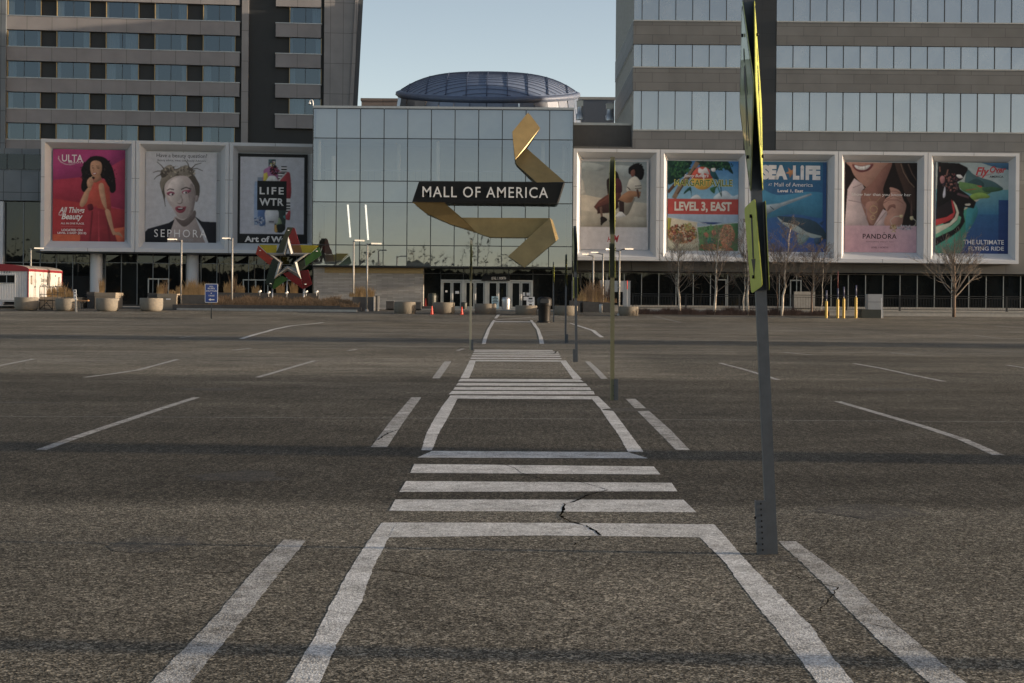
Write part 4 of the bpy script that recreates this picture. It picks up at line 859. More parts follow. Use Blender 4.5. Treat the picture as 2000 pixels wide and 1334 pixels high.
# SEPHORA
g1 = (196, 182, 178); g2 = (150, 138, 136); hb = (150, 140, 126); hd = (96, 88, 80)
poster('pale poster of blonde woman with two hair buns, lettered SEPHORA', LF, (284, 298, 423, 475), (95, 85, 1020, 1262), [
    ('r', 95, 85, 1020, 1262, (205, 207, 214), (196, 198, 206)),
    ('s', hd, [(300, 420), (280, 500), (320, 640), (340, 700), (400, 560), (700, 480), (740, 700), (790, 660), (800, 520), (760, 430), (700, 340), (600, 260), (480, 300), (430, 250), (370, 260), (300, 330)]), ('s', hb, [(310, 330), (380, 255), (440, 265), (480, 320), (600, 250), (660, 270), (690, 360), (640, 400), (520, 380), (420, 420), (340, 500), (310, 590), (285, 500), (300, 410)]),
    ('s', hd, [(285, 350), (340, 300), (420, 300), (380, 380), (310, 415)]), ('s', hd, [(640, 270), (700, 290), (730, 370), (690, 390), (640, 330)]), ('n', [hb, hd, (180, 168, 150)], 50, 520, 340, 230, 80, 26, 5)] +
    [('l', hd, 16, q, 1) for q in ([(330, 300), (300, 260), (240, 210)], [(310, 330), (250, 330), (190, 350)], [(300, 370), (240, 400), (205, 440)], [(690, 290), (740, 240), (820, 215)], [(690, 300), (760, 285), (840, 320)], [(660, 280), (640, 220), (600, 180)], [(350, 620), (340, 700), (355, 790)])] + [
    ('p', (170, 158, 156), [(470, 920), (730, 850), (760, 960), (880, 1262), (380, 1262), (420, 1060)]), ('s', (112, 100, 98), [(480, 930), (600, 960), (735, 830), (740, 930), (600, 1050)]),
    ('p', (26, 29, 38), [(95, 1120), (130, 1080), (400, 1000), (478, 950), (430, 1090), (380, 1262), (95, 1262)]), ('p', (26, 29, 38), [(735, 905), (830, 975), (1020, 982), (1020, 1262), (920, 1262), (850, 1080)]),
    ('s', g1, [(360, 480), (470, 400), (620, 390), (700, 470), (745, 600), (730, 780), (700, 880), (600, 945), (520, 920), (440, 800), (370, 690), (340, 580)]), ('s', (216, 204, 200), [(440, 440), (560, 410), (600, 520), (540, 700), (420, 720), (380, 560)]), ('s', g2, [(690, 480), (745, 600), (730, 780), (690, 890), (640, 930), (670, 760), (650, 620)]), ('s', g2, [(750, 640), (785, 650), (775, 710), (745, 720)]),
    ('l', (70, 60, 58), 14, [(375, 580), (410, 558), (465, 570)]), ('l', (70, 60, 58), 15, [(555, 565), (620, 535), (690, 560)]), ('s', (150, 60, 92), [(372, 610), (420, 590), (475, 610), (440, 650), (385, 640)]), ('s', (150, 60, 92), [(570, 590), (630, 570), (690, 575), (640, 615), (580, 620)]), ('s', (225, 222, 222), [(405, 630), (430, 615), (460, 628), (432, 650)]), ('s', (225, 222, 222), [(580, 608), (612, 588), (642, 600), (610, 622)]), ('s', (40, 36, 36), [(436, 618), (456, 622), (450, 642), (434, 640)]), ('s', (40, 36, 36), [(612, 592), (634, 596), (628, 614), (610, 612)]),
    ('l', g2, 14, [(555, 640), (575, 700), (565, 740)]), ('s', (110, 96, 94), [(500, 735), (540, 745), (580, 728), (540, 756)]), ('s', (158, 62, 84), [(480, 805), (530, 778), (570, 790), (625, 785), (600, 850), (550, 872), (505, 855)]), ('s', (60, 40, 44), [(500, 812), (560, 805), (605, 805), (560, 832), (520, 832)]), ('s', (214, 206, 206), [(520, 806), (580, 800), (570, 814), (530, 816)]),
    ('t', 'Have a beauty question?', 235, 100, 893, 165, (40, 38, 40)), ('t', 'Beauty advice, meet our Beauty Advisors.', 248, 174, 880, 210, (50, 48, 50)), ('t', 'SEPHORA', 212, 1085, 890, 1185, W_, dict(space=1.35)), ('t', "Level 2, West", 388, 1190, 720, 1245, (150, 150, 155))])
# LIFE WTR
poster('white poster in thick black border with bottles behind a black LIFE WTR square', LF, (462.5, 300.5, 600.5, 477), (50, 70, 970, 1250), [
    ('r', 50, 70, 970, 1250, (38, 40, 42), (38, 40, 42)), ('r', 93, 112, 925, 1115, (214, 216, 226), (206, 208, 220)),
    ('s', (150, 172, 205), [(278, 480), (320, 440), (400, 450), (425, 520), (425, 990), (400, 1004), (290, 1000), (276, 980)]), ('s', (88, 122, 176), [(330, 800), (420, 790), (425, 985), (340, 1000)]), ('r', 318, 378, 386, 450, (150, 165, 185), (130, 148, 170)), ('n', [(214, 218, 232), (60, 84, 130), (170, 190, 220)], 26, 340, 940, 60, 50, 22, 8),
    ('s', (178, 110, 160), [(395, 340), (400, 280), (455, 245), (460, 230), (555, 230), (560, 250), (600, 290), (605, 430), (395, 430)]), ('r', 458, 140, 554, 234, (40, 120, 120), (60, 100, 90)), ('n', [(230, 200, 60), (40, 130, 120), (150, 60, 120), (30, 30, 40), (225, 225, 225)], 26, 506, 188, 42, 42, 20, 4), ('p', (225, 205, 60), [(395, 330), (440, 310), (465, 430), (395, 430)]), ('n', [(30, 26, 34), (160, 40, 70), (60, 30, 50)], 46, 540, 290, 62, 60, 24, 6), ('s', W_, [(435, 410), (470, 362), (540, 360), (580, 410), (582, 430), (430, 430)]),
    ('s', (178, 46, 60), [(590, 340), (620, 300), (700, 300), (745, 350), (746, 660), (600, 660)]), ('r', 622, 228, 698, 300, W_, W_)] + [('r', 622, y, 698, y + 17, (30, 30, 34), (30, 30, 34)) for y in (228, 264, 298)] + [('p', W_, [(585, 310), (700, 310), (590, 440)])] + [('p', (30, 30, 34), [(585, y), (690 - (y - 300) * .9, y), (672 - (y - 300) * .9, y + 18), (585, y + 18)]) for y in (312, 348, 384, 416)] + [
    ('r', 690, 652, 746, 880, W_, W_)] + [('r', 690, y, 746, y + 20, (30, 30, 34), (30, 30, 34)) for y in (700, 738, 774, 808)] + [('s', (178, 46, 60), [(682, 880), (746, 800), (744, 920), (720, 932), (684, 920)]), ('p', (60, 74, 72), [(540, 800), (690, 800), (685, 1040), (640, 1100), (560, 1096), (542, 1080)]), ('s', (150, 170, 130), [(560, 980), (600, 900), (640, 980), (590, 1000)]), ('s', (205, 160, 70), [(545, 1000), (575, 1010), (580, 1090), (545, 1085)]), ('s', (40, 46, 44), [(570, 1000), (660, 990), (680, 1060), (600, 1100)]), ('s', (90, 150, 150), [(655, 890), (680, 870), (685, 920)]),
    ('s', (222, 224, 230), [(428, 806), (584, 806), (586, 950), (560, 980), (450, 980), (426, 955)]), ('r', 470, 945, 535, 968, (120, 120, 130), (120, 120, 130)), ('r', 314, 425, 696, 806, (38, 40, 42), (38, 40, 42)), ('t', 'LIFE', 345, 505, 660, 600, W_, dict(bold=.025, space=1.3)), ('t', 'WTR', 342, 650, 660, 748, W_, dict(bold=.03, space=1.1)), ('t', 'Art of Water', 155, 1145, 842, 1225, W_, dict(bold=.035))])
# H&M
poster('grey sky poster of two seated women above a small red H&M', RF, (1130.5, 314.5, 1266, 487.5), (70, 95, 975, 1250), [
    ('r', 70, 95, 975, 1250, (226, 222, 222), (222, 218, 220)), ('r', 100, 100, 955, 955, (150, 164, 168), (190, 186, 172)), ('p', (205, 196, 178), [(90, 540), (160, 540), (330, 575), (955, 640), (960, 955), (80, 955)]), ('p', (202, 200, 190), [(100, 310), (130, 370), (160, 540), (92, 540)]), ('p', (186, 180, 164), [(90, 740), (955, 830), (960, 955), (80, 955)]), ('s', (172, 184, 186), [(110, 120), (300, 130), (420, 180), (300, 230), (120, 200)]), ('s', (176, 188, 190), [(500, 150), (800, 170), (950, 260), (700, 300), (520, 230)]), ('s', (152, 146, 132), [(600, 640), (790, 570), (780, 640), (700, 800), (600, 760)]),
    ('s', (36, 26, 26), [(480, 240), (545, 222), (585, 280), (600, 420), (480, 420), (465, 290)]), ('s', (92, 42, 52), [(450, 380), (560, 320), (615, 350), (635, 470), (600, 520), (460, 540), (440, 460)]), ('s', (46, 32, 32), [(430, 350), (480, 330), (490, 500), (445, 510)]), ('p', (104, 58, 50), [(470, 515), (620, 510), (615, 600), (480, 750), (310, 745), (265, 695), (330, 610)]), ('p', (70, 44, 42), [(310, 700), (480, 640), (580, 600), (590, 700), (500, 770), (310, 785)]), ('l', (140, 86, 66), 12, [(340, 640), (470, 560)]), ('p', (120, 92, 80), [(340, 700), (375, 690), (385, 830), (360, 840)]), ('s', (36, 28, 28), [(355, 830), (400, 822), (445, 862), (400, 900), (360, 940), (355, 890)]),
    ('s', (24, 20, 22), [(740, 160), (820, 120), (890, 160), (920, 240), (895, 330), (840, 330), (790, 280), (720, 260), (715, 190)]), ('n', [(24, 20, 22)], 50, 825, 220, 100, 105, 22, 9), ('s', (130, 80, 66), [(750, 220), (790, 205), (800, 270), (760, 300), (742, 260)]), ('s', (222, 214, 198), [(730, 330), (800, 295), (850, 330), (885, 410), (880, 470), (800, 480), (700, 490), (695, 430)]), ('l', (60, 50, 50), 9, [(800, 420), (885, 412)]), ('l', (60, 50, 50), 9, [(800, 452), (885, 446)]), ('l', (60, 50, 50), 12, [(698, 430), (740, 470)]), ('p', (176, 124, 86), [(640, 530), (720, 480), (880, 490), (870, 555), (790, 560), (760, 630), (690, 640), (580, 600)]), ('l', (98, 62, 50), 26, [(830, 460), (850, 575)]), ('p', (62, 44, 42), [(590, 600), (660, 630), (660, 780), (600, 770)]), ('p', (240, 238, 234), [(540, 815), (600, 755), (640, 760), (690, 815), (600, 836)]),
    ('t', 'H', 445, 1082, 500, 1150, (190, 24, 40), dict(bold=.03, shear=.35)), ('t', '&', 488, 1098, 520, 1140, (190, 24, 40), dict(bold=.02)), ('t', 'M', 518, 1062, 598, 1152, (190, 24, 40), dict(bold=.03, shear=.35))])
# MARGARITAVILLE
gr1, gr2, gr3 = (30, 84, 66), (52, 108, 66), (18, 58, 52); fd = [(150, 96, 60), (190, 130, 80), (120, 60, 40), (96, 70, 36), (210, 150, 90), (170, 60, 50), (120, 140, 60)]
poster('tropical poster with palms, red LEVEL 3, EAST band and heaped food', RF, (1304, 314.5, 1442, 489.5), (68, 65, 1030, 1290), [
    ('r', 68, 65, 1030, 585, (24, 120, 190), (140, 196, 224)), ('s', (214, 222, 226), [(380, 590), (420, 540), (480, 530), (520, 590)]), ('s', (206, 218, 226), [(700, 590), (760, 500), (860, 470), (950, 540), (1030, 520), (1030, 600)]), ('s', gr3, [(68, 65), (380, 65), (360, 150), (300, 260), (180, 340), (68, 380)]), ('s', gr3, [(450, 65), (850, 65), (930, 160), (950, 240), (820, 150), (700, 190), (560, 150)]), ('n', [gr1, gr2, gr3], 70, 220, 180, 160, 130, 40, 2), ('n', [gr1, gr2, gr3], 60, 720, 120, 230, 70, 36, 3), ('s', gr2, [(760, 400), (640, 440), (700, 510), (720, 440)]), ('s', gr1, [(380, 420), (300, 480), (290, 520), (370, 470), (390, 560)]), ('l', gr2, 12, [(750, 420), (800, 550)]),
    ('l', (150, 126, 104), 62, [(470, 80), (400, 210), (310, 320), (230, 430), (150, 580)]), ('l', (92, 70, 54), 20, [(440, 160), (360, 290), (280, 400), (200, 520)]), ('l', (98, 70, 54), 44, [(200, 350), (120, 440), (68, 500)]),
    ('s', (222, 170, 50), [(400, 300), (410, 390), (470, 445), (540, 458), (610, 440), (660, 390), (670, 300)]), ('s', (206, 70, 46), [(400, 300), (405, 230), (460, 165), (540, 145), (610, 165), (655, 220), (670, 300)]), ('s', W_, [(480, 220), (490, 160), (540, 180), (580, 150), (610, 190), (630, 250), (560, 230), (570, 290), (520, 240)]), ('l', W_, 14, [(545, 220), (560, 330)]), ('s', (26, 84, 96), [(640, 200), (660, 170), (700, 190), (740, 260), (760, 310), (700, 310), (650, 260)]), ('s', W_, [(655, 170), (685, 160), (715, 165), (710, 205), (670, 205)]), ('l', (26, 84, 96), 14, [(740, 290), (790, 420), (800, 540)]),
    ('t', "Jimmy Buffett's", 280, 245, 622, 300, W_, dict(bold=.02, shear=.3)), ('t', 'MARGARITAVILLE', 155, 316, 950, 412, (226, 214, 110), dict(bold=.045)), ('t', 'MARGARITAVILLE', 163, 322, 942, 408, (44, 100, 52), dict(bold=.0)),
    ('r', 68, 583, 1030, 795, (200, 62, 50), (200, 62, 50)), ('t', 'LEVEL 3, EAST', 160, 622, 938, 770, (236, 226, 212), dict(bold=.04)),
    ('r', 68, 795, 1030, 1290, (176, 200, 224), (120, 140, 150)), ('p', (214, 204, 178), [(68, 838), (470, 905), (500, 1290), (68, 1290)]), ('p', (176, 172, 60), [(68, 845), (120, 850), (100, 1050), (68, 1070)]), ('n', fd, 240, 270, 1060, 205, 130, 26, 1), ('n', [(150, 160, 80), (190, 180, 110)], 26, 350, 960, 60, 50, 22, 5), ('s', (190, 190, 168), [(68, 1150), (180, 1200), (400, 1210), (480, 1180), (470, 1260), (300, 1290), (68, 1290)]), ('p', (40, 70, 130), [(480, 900), (820, 902), (700, 930), (560, 925)]), ('p', (90, 140, 90), [(470, 970), (960, 905), (1030, 910), (1030, 1290), (500, 1290)]), ('l', W_, 6, [(68, 836), (600, 922)]), ('l', W_, 6, [(470, 970), (1030, 902)]), ('l', W_, 7, [(462, 930), (498, 1200)]),
    ('n', [(60, 130, 70), (110, 160, 90), (40, 90, 56)], 60, 740, 1040, 250, 110, 26, 2), ('s', (40, 120, 100), [(590, 1140), (660, 1110), (720, 1140), (700, 1200), (600, 1190)]), ('s', (190, 120, 92), [(560, 1060), (600, 1040), (630, 1080), (600, 1110)]), ('s', (190, 120, 92), [(670, 1020), (710, 1010), (735, 1060), (690, 1090)]), ('n', [(206, 140, 100), (180, 110, 78), (222, 160, 120)], 150, 880, 1080, 100, 150, 26, 7), ('s', (206, 120, 72), [(800, 1170), (860, 1200), (960, 1270), (950, 1290), (860, 1290)]), ('n', fd, 80, 660, 1240, 160, 40, 22, 8), ('s', (214, 196, 160), [(740, 1270), (850, 1270), (850, 1288), (740, 1288)])])
# SEA LIFE
poster('blue underwater poster with sawfish and shark, lettered SEA LiFE', RF, (1474, 316, 1614, 492), (5, 40, 940, 1280), [
    ('r', 5, 40, 940, 1280, (40, 112, 150), (36, 82, 160)), ('s', (52, 134, 172), [(5, 400), (300, 500), (700, 450), (940, 500), (940, 800), (500, 760), (5, 820)]), ('r', 890, 40, 940, 1280, (34, 88, 140), (30, 70, 140)),
    ('s', (150, 170, 184), [(-20, 640), (150, 636), (320, 615), (370, 640), (300, 690), (200, 740), (-20, 790)]), ('p', (160, 178, 190), [(330, 612), (735, 470), (752, 492), (370, 652)]), ('s', (90, 110, 130), [(-20, 720), (140, 760), (240, 720), (150, 790), (160, 830), (90, 810), (-20, 800)]), ('l', (40, 56, 74), 10, [(205, 655), (255, 700)]), ('l', (110, 128, 144), 5, [(360, 640), (745, 492)]),
    ('s', (52, 78, 96), [(298, 792), (420, 792), (620, 810), (760, 845), (850, 900), (940, 1020), (940, 1100), (800, 1080), (640, 1000), (480, 910), (360, 850)]), ('s', (168, 184, 184), [(300, 800), (380, 860), (460, 885), (560, 920), (700, 1010), (880, 1060), (800, 1090), (640, 1050), (540, 1000), (400, 915), (340, 860)]), ('s', (110, 150, 160), [(565, 1040), (720, 1060), (680, 1130), (610, 1185), (580, 1170)]), ('s', (56, 84, 110), [(790, 1090), (880, 1090), (870, 1150), (800, 1185)]), ('p', (46, 76, 104), [(845, 880), (905, 850), (885, 915)]), ('l', (50, 50, 56), 9, [(370, 866), (430, 876), (500, 888)]), ('l', (226, 226, 220), 8, [(385, 880), (440, 892), (490, 900)]), ('s', (14, 16, 20), [(375, 822), (388, 824), (382, 836)]),
    ('t', 'SEA', 85, 85, 430, 288, W_, dict(bold=.07)), ('t', 'L', 500, 90, 585, 286, W_, dict(bold=.07)), ('t', 'i', 598, 85, 645, 286, W_, dict(bold=.07)), ('t', 'FE', 665, 90, 858, 288, W_, dict(bold=.07)), ('p', (196, 136, 82), [(435, 118), (475, 160), (535, 130), (510, 180), (545, 215), (490, 212), (462, 262), (448, 208), (398, 196), (448, 172)]), ('t', 'AT', 180, 340, 228, 374, W_), ('t', 'Mall of America', 258, 328, 760, 382, W_), ('t', 'Level 1, East', 302, 420, 636, 468, W_, dict(bold=.03)), ('l', (30, 84, 110), 5, [(105, 315), (125, 330), (185, 305)])])
# PANDORA
pk = (206, 168, 178); s1 = (190, 140, 122); s2 = (146, 98, 86)
poster('pink poster of smiling woman in necklace and pale blouse, lettered PANDORA', RF, (1650, 317.5, 1790.5, 493), (72, 48, 1065, 1285), [
    ('r', 72, 48, 1065, 920, (34, 24, 24), (40, 30, 28)), ('s', s1, [(120, 30), (680, 30), (600, 140), (540, 330), (440, 420), (300, 340), (200, 230), (150, 120)]), ('s', s2, [(440, 330), (620, 100), (720, 60), (600, 400), (620, 560), (380, 560), (340, 420)]), ('p', (150, 104, 90), [(290, 420), (620, 500), (640, 640), (480, 920), (400, 920), (300, 640)]), ('s', (176, 128, 112), [(360, 620), (520, 600), (500, 860), (420, 880)]),
    ('s', (132, 62, 68), [(170, 75), (300, 95), (460, 66), (410, 150), (300, 185), (210, 150)]), ('s', W_, [(205, 88), (300, 104), (420, 80), (370, 140), (290, 152), (225, 130)]), ('l', (180, 160, 156), 3, [(260, 98), (262, 146)]), ('l', (180, 160, 156), 3, [(312, 100), (314, 148)]), ('l', (180, 160, 156), 3, [(350, 96), (350, 142)]),
    ('p', (214, 192, 192), [(200, 270), (310, 345), (340, 400), (300, 440), (290, 560), (300, 620), (410, 920), (72, 920), (110, 420)]), ('l', (168, 140, 142), 10, [(180, 400), (300, 350)]), ('l', (170, 144, 146), 10, [(120, 570), (290, 600), (370, 700), (370, 840)]), ('p', (206, 182, 182), [(470, 920), (600, 690), (660, 720), (640, 920)]), ('l', (160, 130, 130), 8, [(640, 730), (490, 915)]),
    ('s', (74, 52, 44), [(760, 60), (850, 60), (960, 300), (1030, 380), (1040, 700), (940, 560), (860, 360)]), ('l', (150, 120, 96), 10, [(840, 60), (880, 180), (960, 310), (1030, 385)]), ('l', (110, 84, 70), 12, [(940, 60), (1000, 200), (1060, 290)]), ('s', (92, 66, 58), [(990, 560), (1010, 760), (980, 760)]),
    ('s', s1, [(690, 390), (760, 400), (830, 440), (880, 560), (920, 640), (880, 800), (840, 920), (640, 920), (620, 830), (660, 760), (640, 700), (600, 620), (640, 540), (690, 500), (700, 440)]), ('s', s2, [(680, 640), (760, 620), (770, 680), (720, 660), (660, 720)]), ('l', s2, 8, [(690, 440), (780, 440), (840, 470)]), ('l', s2, 9, [(600, 610), (680, 560), (800, 560), (880, 610)]), ('l', s2, 8, [(640, 560), (740, 510), (850, 540)]),
    ('l', (206, 170, 120), 5, [(400, 520), (465, 630), (570, 520)]), ('l', (214, 180, 130), 9, [(470 + 52 * math.cos(a * .5), 695 + 52 * math.sin(a * .5)) for a in range(14)]), ('l', (214, 180, 130), 8, [(460 + 30 * math.cos(a * .5), 805 + 30 * math.sin(a * .5)) for a in range(14)]), ('l', (214, 180, 130), 6, [(480, 740), (455, 780)]),
    ('r', 72, 918, 1065, 1285, (214, 174, 186), (212, 166, 180)), ('l', (206, 196, 180), 9, [(860, 780), (760, 790), (700, 840), (720, 900)]), ('n', [(190, 160, 96), (150, 116, 60), (222, 200, 150)], 30, 745, 950, 45, 55, 18, 2), ('n', [(220, 222, 230), (130, 134, 150), (170, 150, 150)], 46, 900, 940, 110, 34, 18, 3), ('s', (214, 196, 150), [(830, 770), (870, 765), (865, 805), (835, 800)]), ('s', (214, 196, 150), [(975, 790), (1015, 785), (1015, 830), (980, 830)]), ('l', (220, 210, 190), 9, [(1010, 810), (1060, 850), (1050, 900), (990, 940)]),
    ('t', 'PANDORA', 322, 1030, 790, 1098, (50, 28, 36), dict(bold=.012, space=1.1)), ('l', (50, 28, 36), 9, [(610, 1020), (625, 1006)]), ('t', 'SOMETHING ABOUT YOU', 370, 1130, 745, 1147, (90, 60, 70), dict(space=1.3)), ('t', 'LEVEL 1 NORTH', 442, 1205, 672, 1228, (80, 50, 60)), ('t', 'Show her that you know her', 165, 468, 985, 520, (238, 230, 224), dict(bold=.012))])
# FLYOVER
rd = (196, 30, 40)
poster('poster of riders swooping over blue sea and green coast, lettered FlyOver AMERICA', RF, (1827.5, 317.5, 1972.5, 495.5), (85, 50, 1105, 1300), [
    ('r', 85, 50, 1105, 420, (170, 190, 196), (190, 200, 196)), ('p', (60, 110, 150), [(700, 50), (1105, 50), (1105, 150), (880, 110)]), ('s', (70, 104, 110), [(480, 300), (520, 150), (600, 210), (720, 260), (860, 300), (960, 360), (1010, 410), (900, 440), (700, 430), (500, 430)]), ('s', (48, 84, 90), [(520, 330), (640, 270), (740, 330), (720, 400), (560, 380)]),
    ('r', 85, 420, 1105, 760, (110, 170, 180), (36, 116, 160)), ('r', 85, 760, 1105, 1300, (28, 96, 150), (24, 62, 130)), ('r', 950, 560, 1105, 1300, (26, 70, 130), (24, 52, 112)), ('s', (60, 160, 140), [(85, 900), (420, 700), (520, 680), (560, 800), (520, 1000), (420, 1290), (85, 1290)]), ('s', (40, 136, 150), [(520, 680), (640, 640), (660, 760), (560, 960), (500, 1000)]),
    ('s', (96, 140, 80), [(400, 320), (520, 330), (700, 370), (820, 440), (830, 470), (720, 500), (560, 480), (430, 420)]), ('s', (130, 166, 70), [(560, 500), (700, 460), (820, 500), (810, 535), (690, 545), (590, 570)]), ('p', (214, 200, 176), [(820, 525), (700, 548), (620, 600), (470, 710), (480, 680), (600, 570)]), ('p', rd, [(640, 366), (715, 368), (712, 392), (690, 386)]), ('l', rd, 7, [(500, 430), (640, 410)]), ('s', (60, 100, 70), [(720, 400), (860, 380), (1005, 410), (940, 440), (780, 456)]),
    ('p', (22, 22, 28), [(110, 50), (400, 60), (520, 120), (525, 150), (450, 280), (380, 320), (420, 420), (540, 500), (575, 540), (640, 590), (610, 680), (480, 660), (470, 760), (300, 620), (90, 700)]), ('s', W_, [(365, 225), (420, 220), (455, 260), (400, 265)]), ('n', [(60, 50, 70), (110, 60, 70), (40, 40, 52), (150, 100, 90)], 50, 290, 330, 120, 130, 22, 3), ('s', (170, 116, 120), [(140, 270), (170, 235), (205, 260), (200, 320), (160, 340)]), ('s', (140, 90, 84), [(250, 260), (275, 250), (272, 310), (250, 310)]), ('l', (150, 104, 92), 16, [(250, 150), (230, 230)]), ('l', (150, 104, 92), 12, [(135, 110), (140, 180)]), ('s', (206, 208, 224), [(185, 480), (210, 380), (218, 500), (190, 540)]), ('l', (80, 60, 66), 22, [(360, 330), (380, 430)]), ('l', (96, 70, 80), 30, [(380, 480), (540, 530)]), ('s', (200, 196, 186), [(490, 620), (560, 615), (550, 640), (500, 640)]), ('s', (176, 132, 100), [(130, 670), (220, 690), (290, 770), (240, 780), (150, 720)]),
    ('p', (34, 30, 36), [(90, 690), (300, 560), (470, 760), (490, 860), (420, 980), (300, 1070), (85, 1200), (85, 1070), (300, 960), (90, 830)]), ('p', rd, [(300, 560), (330, 600), (355, 740), (320, 820), (230, 870), (85, 925), (88, 835), (240, 800), (330, 740), (310, 640)]), ('p', (226, 226, 206), [(320, 570), (370, 640), (405, 740), (380, 840), (290, 920), (88, 1040), (88, 935), (280, 880), (350, 800), (372, 730)]), ('p', (96, 176, 146), [(400, 780), (436, 800), (420, 880), (330, 970), (85, 1090), (85, 1040), (290, 930), (380, 850)]),
    ('t', 'Fly', 630, 112, 820, 258, rd, dict(bold=.03, shear=.3)), ('t', 'Over', 825, 98, 1048, 188, rd, dict(bold=.03, shear=.3)), ('l', rd, 10, [(640, 235), (760, 225), (880, 195)], 1), ('p', rd, [(915, 184), (955, 180), (950, 198)]), ('t', 'AMERICA', 822, 226, 1012, 256, (30, 36, 44), dict(bold=.02)), ('t', 'THE ULTIMATE', 470, 1110, 1025, 1172, W_, dict(bold=.01)), ('t', 'FLYING RIDE', 540, 1200, 1025, 1256, W_, dict(bold=.01))])

# ---------------------------------------------------------------- crossing signs on leaning posts, both sides of the walkway
ARC = MB()
def sign_post(label, px, py, lean, H_, mpost, left, right, stub, extra=True, z_c=2.9):
    g = gnd(px, py); t = thing('crossing_sign', label, 'traffic sign', g, 0, 'pedestrian crossing signs along the walkway', rot=(0, lean, 0))
    b = MB(); w_, d_ = .031, .028                       # channel section post
    b.box(-w_, w_, -.004, .004, .0, H_); b.box(-w_ - .004, -w_, -.004, d_ * 1.6, .0, H_); b.box(w_, w_ + .004, -.004, d_ * 1.6, .0, H_); b.build('post', mpost, t)
    b = MB(); sx = stub
    b.box(sx - .028, sx + .028, -.02, -.012, 0, .36); b.box(sx - .034, sx - .028, -.02, .03, 0, .36); b.box(sx + .028, sx + .034, -.02, .03, 0, .36)
    for k in range(9): b.box(sx - .005, sx + .005, -.0215, -.0195, .03 + k * .038, .042 + k * .038, 1)
    st_ = b.build('anchor_stub', [M['steel_post'], M['black_plastic']], t)
    for z in (.07, .24): b = MB(); b.box(sx - .045, sx - .034, -.012, .004, z, z + .016); b.build('bolt', M['black_plastic'], st_)
    for (ang, off, dz, kind) in left + right:
        s = .92 / 2 * math.sqrt(2) if kind == 'diamond' else 0
        b = MB(); c, sn = math.cos(ang), math.sin(ang); T = lambda a, z, n: (off + a * sn + n * c, a * c - n * sn, z)    # plate stands nearly along the view
        fdir = -1 if off < 0 else 1
        def rounded(cor, r=.04):
            out = []
            for i in range(len(cor)):
                p = Vector(cor[i]); q0 = (Vector(cor[i - 1]) - p).normalized() * r; q1 = (Vector(cor[(i + 1) % len(cor)]) - p).normalized() * r
                out += [p + q0, p + (q0 + q1) * .3, p + q1]
            return out
        if kind == 'diamond': cor = rounded([(0, z_c - s), (s, z_c), (0, z_c + s), (-s, z_c)], .06)
        else:
            tl = .16 * fdir * (1 if kind == 'plaque' else .0); hw, hh = (.15, .29); zc = dz
            cor = rounded([(a * math.cos(tl) - z * math.sin(tl), zc + a * math.sin(tl) + z * math.cos(tl)) for a, z in ((-hw, -hh), (hw, -hh), (hw, hh), (-hw, hh))], .03)
        n_ = len(cor); th = .005
        V = [T(p[0], p[1], -th * 0) for p in cor] + [T(p[0], p[1], th * fdir) for p in cor]
        b.add(V, [list(range(n_))], 1); b.add(V, [list(range(n_, 2 * n_))], 0); b.add(V, [(i, i + n_, (i + 1) % n_ + n_, (i + 1) % n_) for i in range(n_)], 0)
        pl = b.build('sign_plate' if kind == 'diamond' else 'arrow_plate', [M['fluoro_shaded' if off < 0 and kind == 'diamond' else 'fluoro'], M['sign_back']], t)
        b = MB(); q = (th + .0015) * fdir
        def ink(pts): b.add([T(p[0], p[1], q) for p in pts], [list(range(len(pts)))])
        if kind == 'diamond':                       # walking figure and border
            for i in range(n_):
                a, e = Vector(cor[i]), Vector(cor[(i + 1) % n_]); k1, k2, cc = .955, .925, Vector((0, z_c)); ink([cc + (a - cc) * k1, cc + (e - cc) * k1, cc + (e - cc) * k2, cc + (a - cc) * k2])
            ink([(.02 + .05 * math.cos(i * .524), z_c + .27 + .05 * math.sin(i * .524)) for i in range(12)])
            ink([(-.05, z_c + .2), (.07, z_c + .2), (.06, z_c - .02), (-.05, z_c - .02)]); ink([(-.05, z_c - .021), (.0, z_c - .021), (-.08, z_c - .34), (-.14, z_c - .34)]); ink([(.005, z_c - .021), (.06, z_c - .021), (.14, z_c - .34), (.085, z_c - .34)])
            ink([(.071, z_c + .19), (.16, z_c + .06), (.13, z_c + .04), (.071, z_c + .12)]); ink([(-.051, z_c + .19), (-.051, z_c + .12), (-.14, z_c - .02), (-.17, z_c)])
        else:
            zc = dz; ink([(-.02, zc + .2), (.02, zc + .2), (.02, zc - .08), (-.02, zc - .08)]); ink([(-.055, zc - .082), (.055, zc - .082), (0, zc - .2)])
        b.build('symbol', M['sign_black'], pl)
        for zz in ((z_c + .4, z_c - .4) if kind == 'diamond' else (dz + .2, dz - .2)): p = Vector(T(0, zz, (th + .002) * fdir)); b = MB(); b.tube([p, p + Vector((.012 * fdir, 0, 0))], .012, 6); b.build('bolt', M['black_plastic'], pl)
    if extra:
        b = MB(); b.box(-.016, .016, .0, .028, 1.0, H_ - .1); b.build('back_channel', M['black_plastic'], t)
    return t
D_, Q_ = 'diamond', 'plaque'
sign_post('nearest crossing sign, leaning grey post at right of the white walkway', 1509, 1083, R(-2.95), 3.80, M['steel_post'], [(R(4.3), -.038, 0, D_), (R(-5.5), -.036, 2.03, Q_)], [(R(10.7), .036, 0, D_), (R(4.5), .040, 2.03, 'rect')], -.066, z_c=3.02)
sign_post('second crossing sign from the camera, straight olive post right of the walkway', 1196, 782, R(-.4), 4.10, M['olive_post'], [(R(4.9), -.040, 0, D_), (R(5.6), -.042, 2.36, 'rect')], [(R(4.3), .036, 0, D_), (R(3.9), .04, 2.36, 'rect')], .062, z_c=3.42)
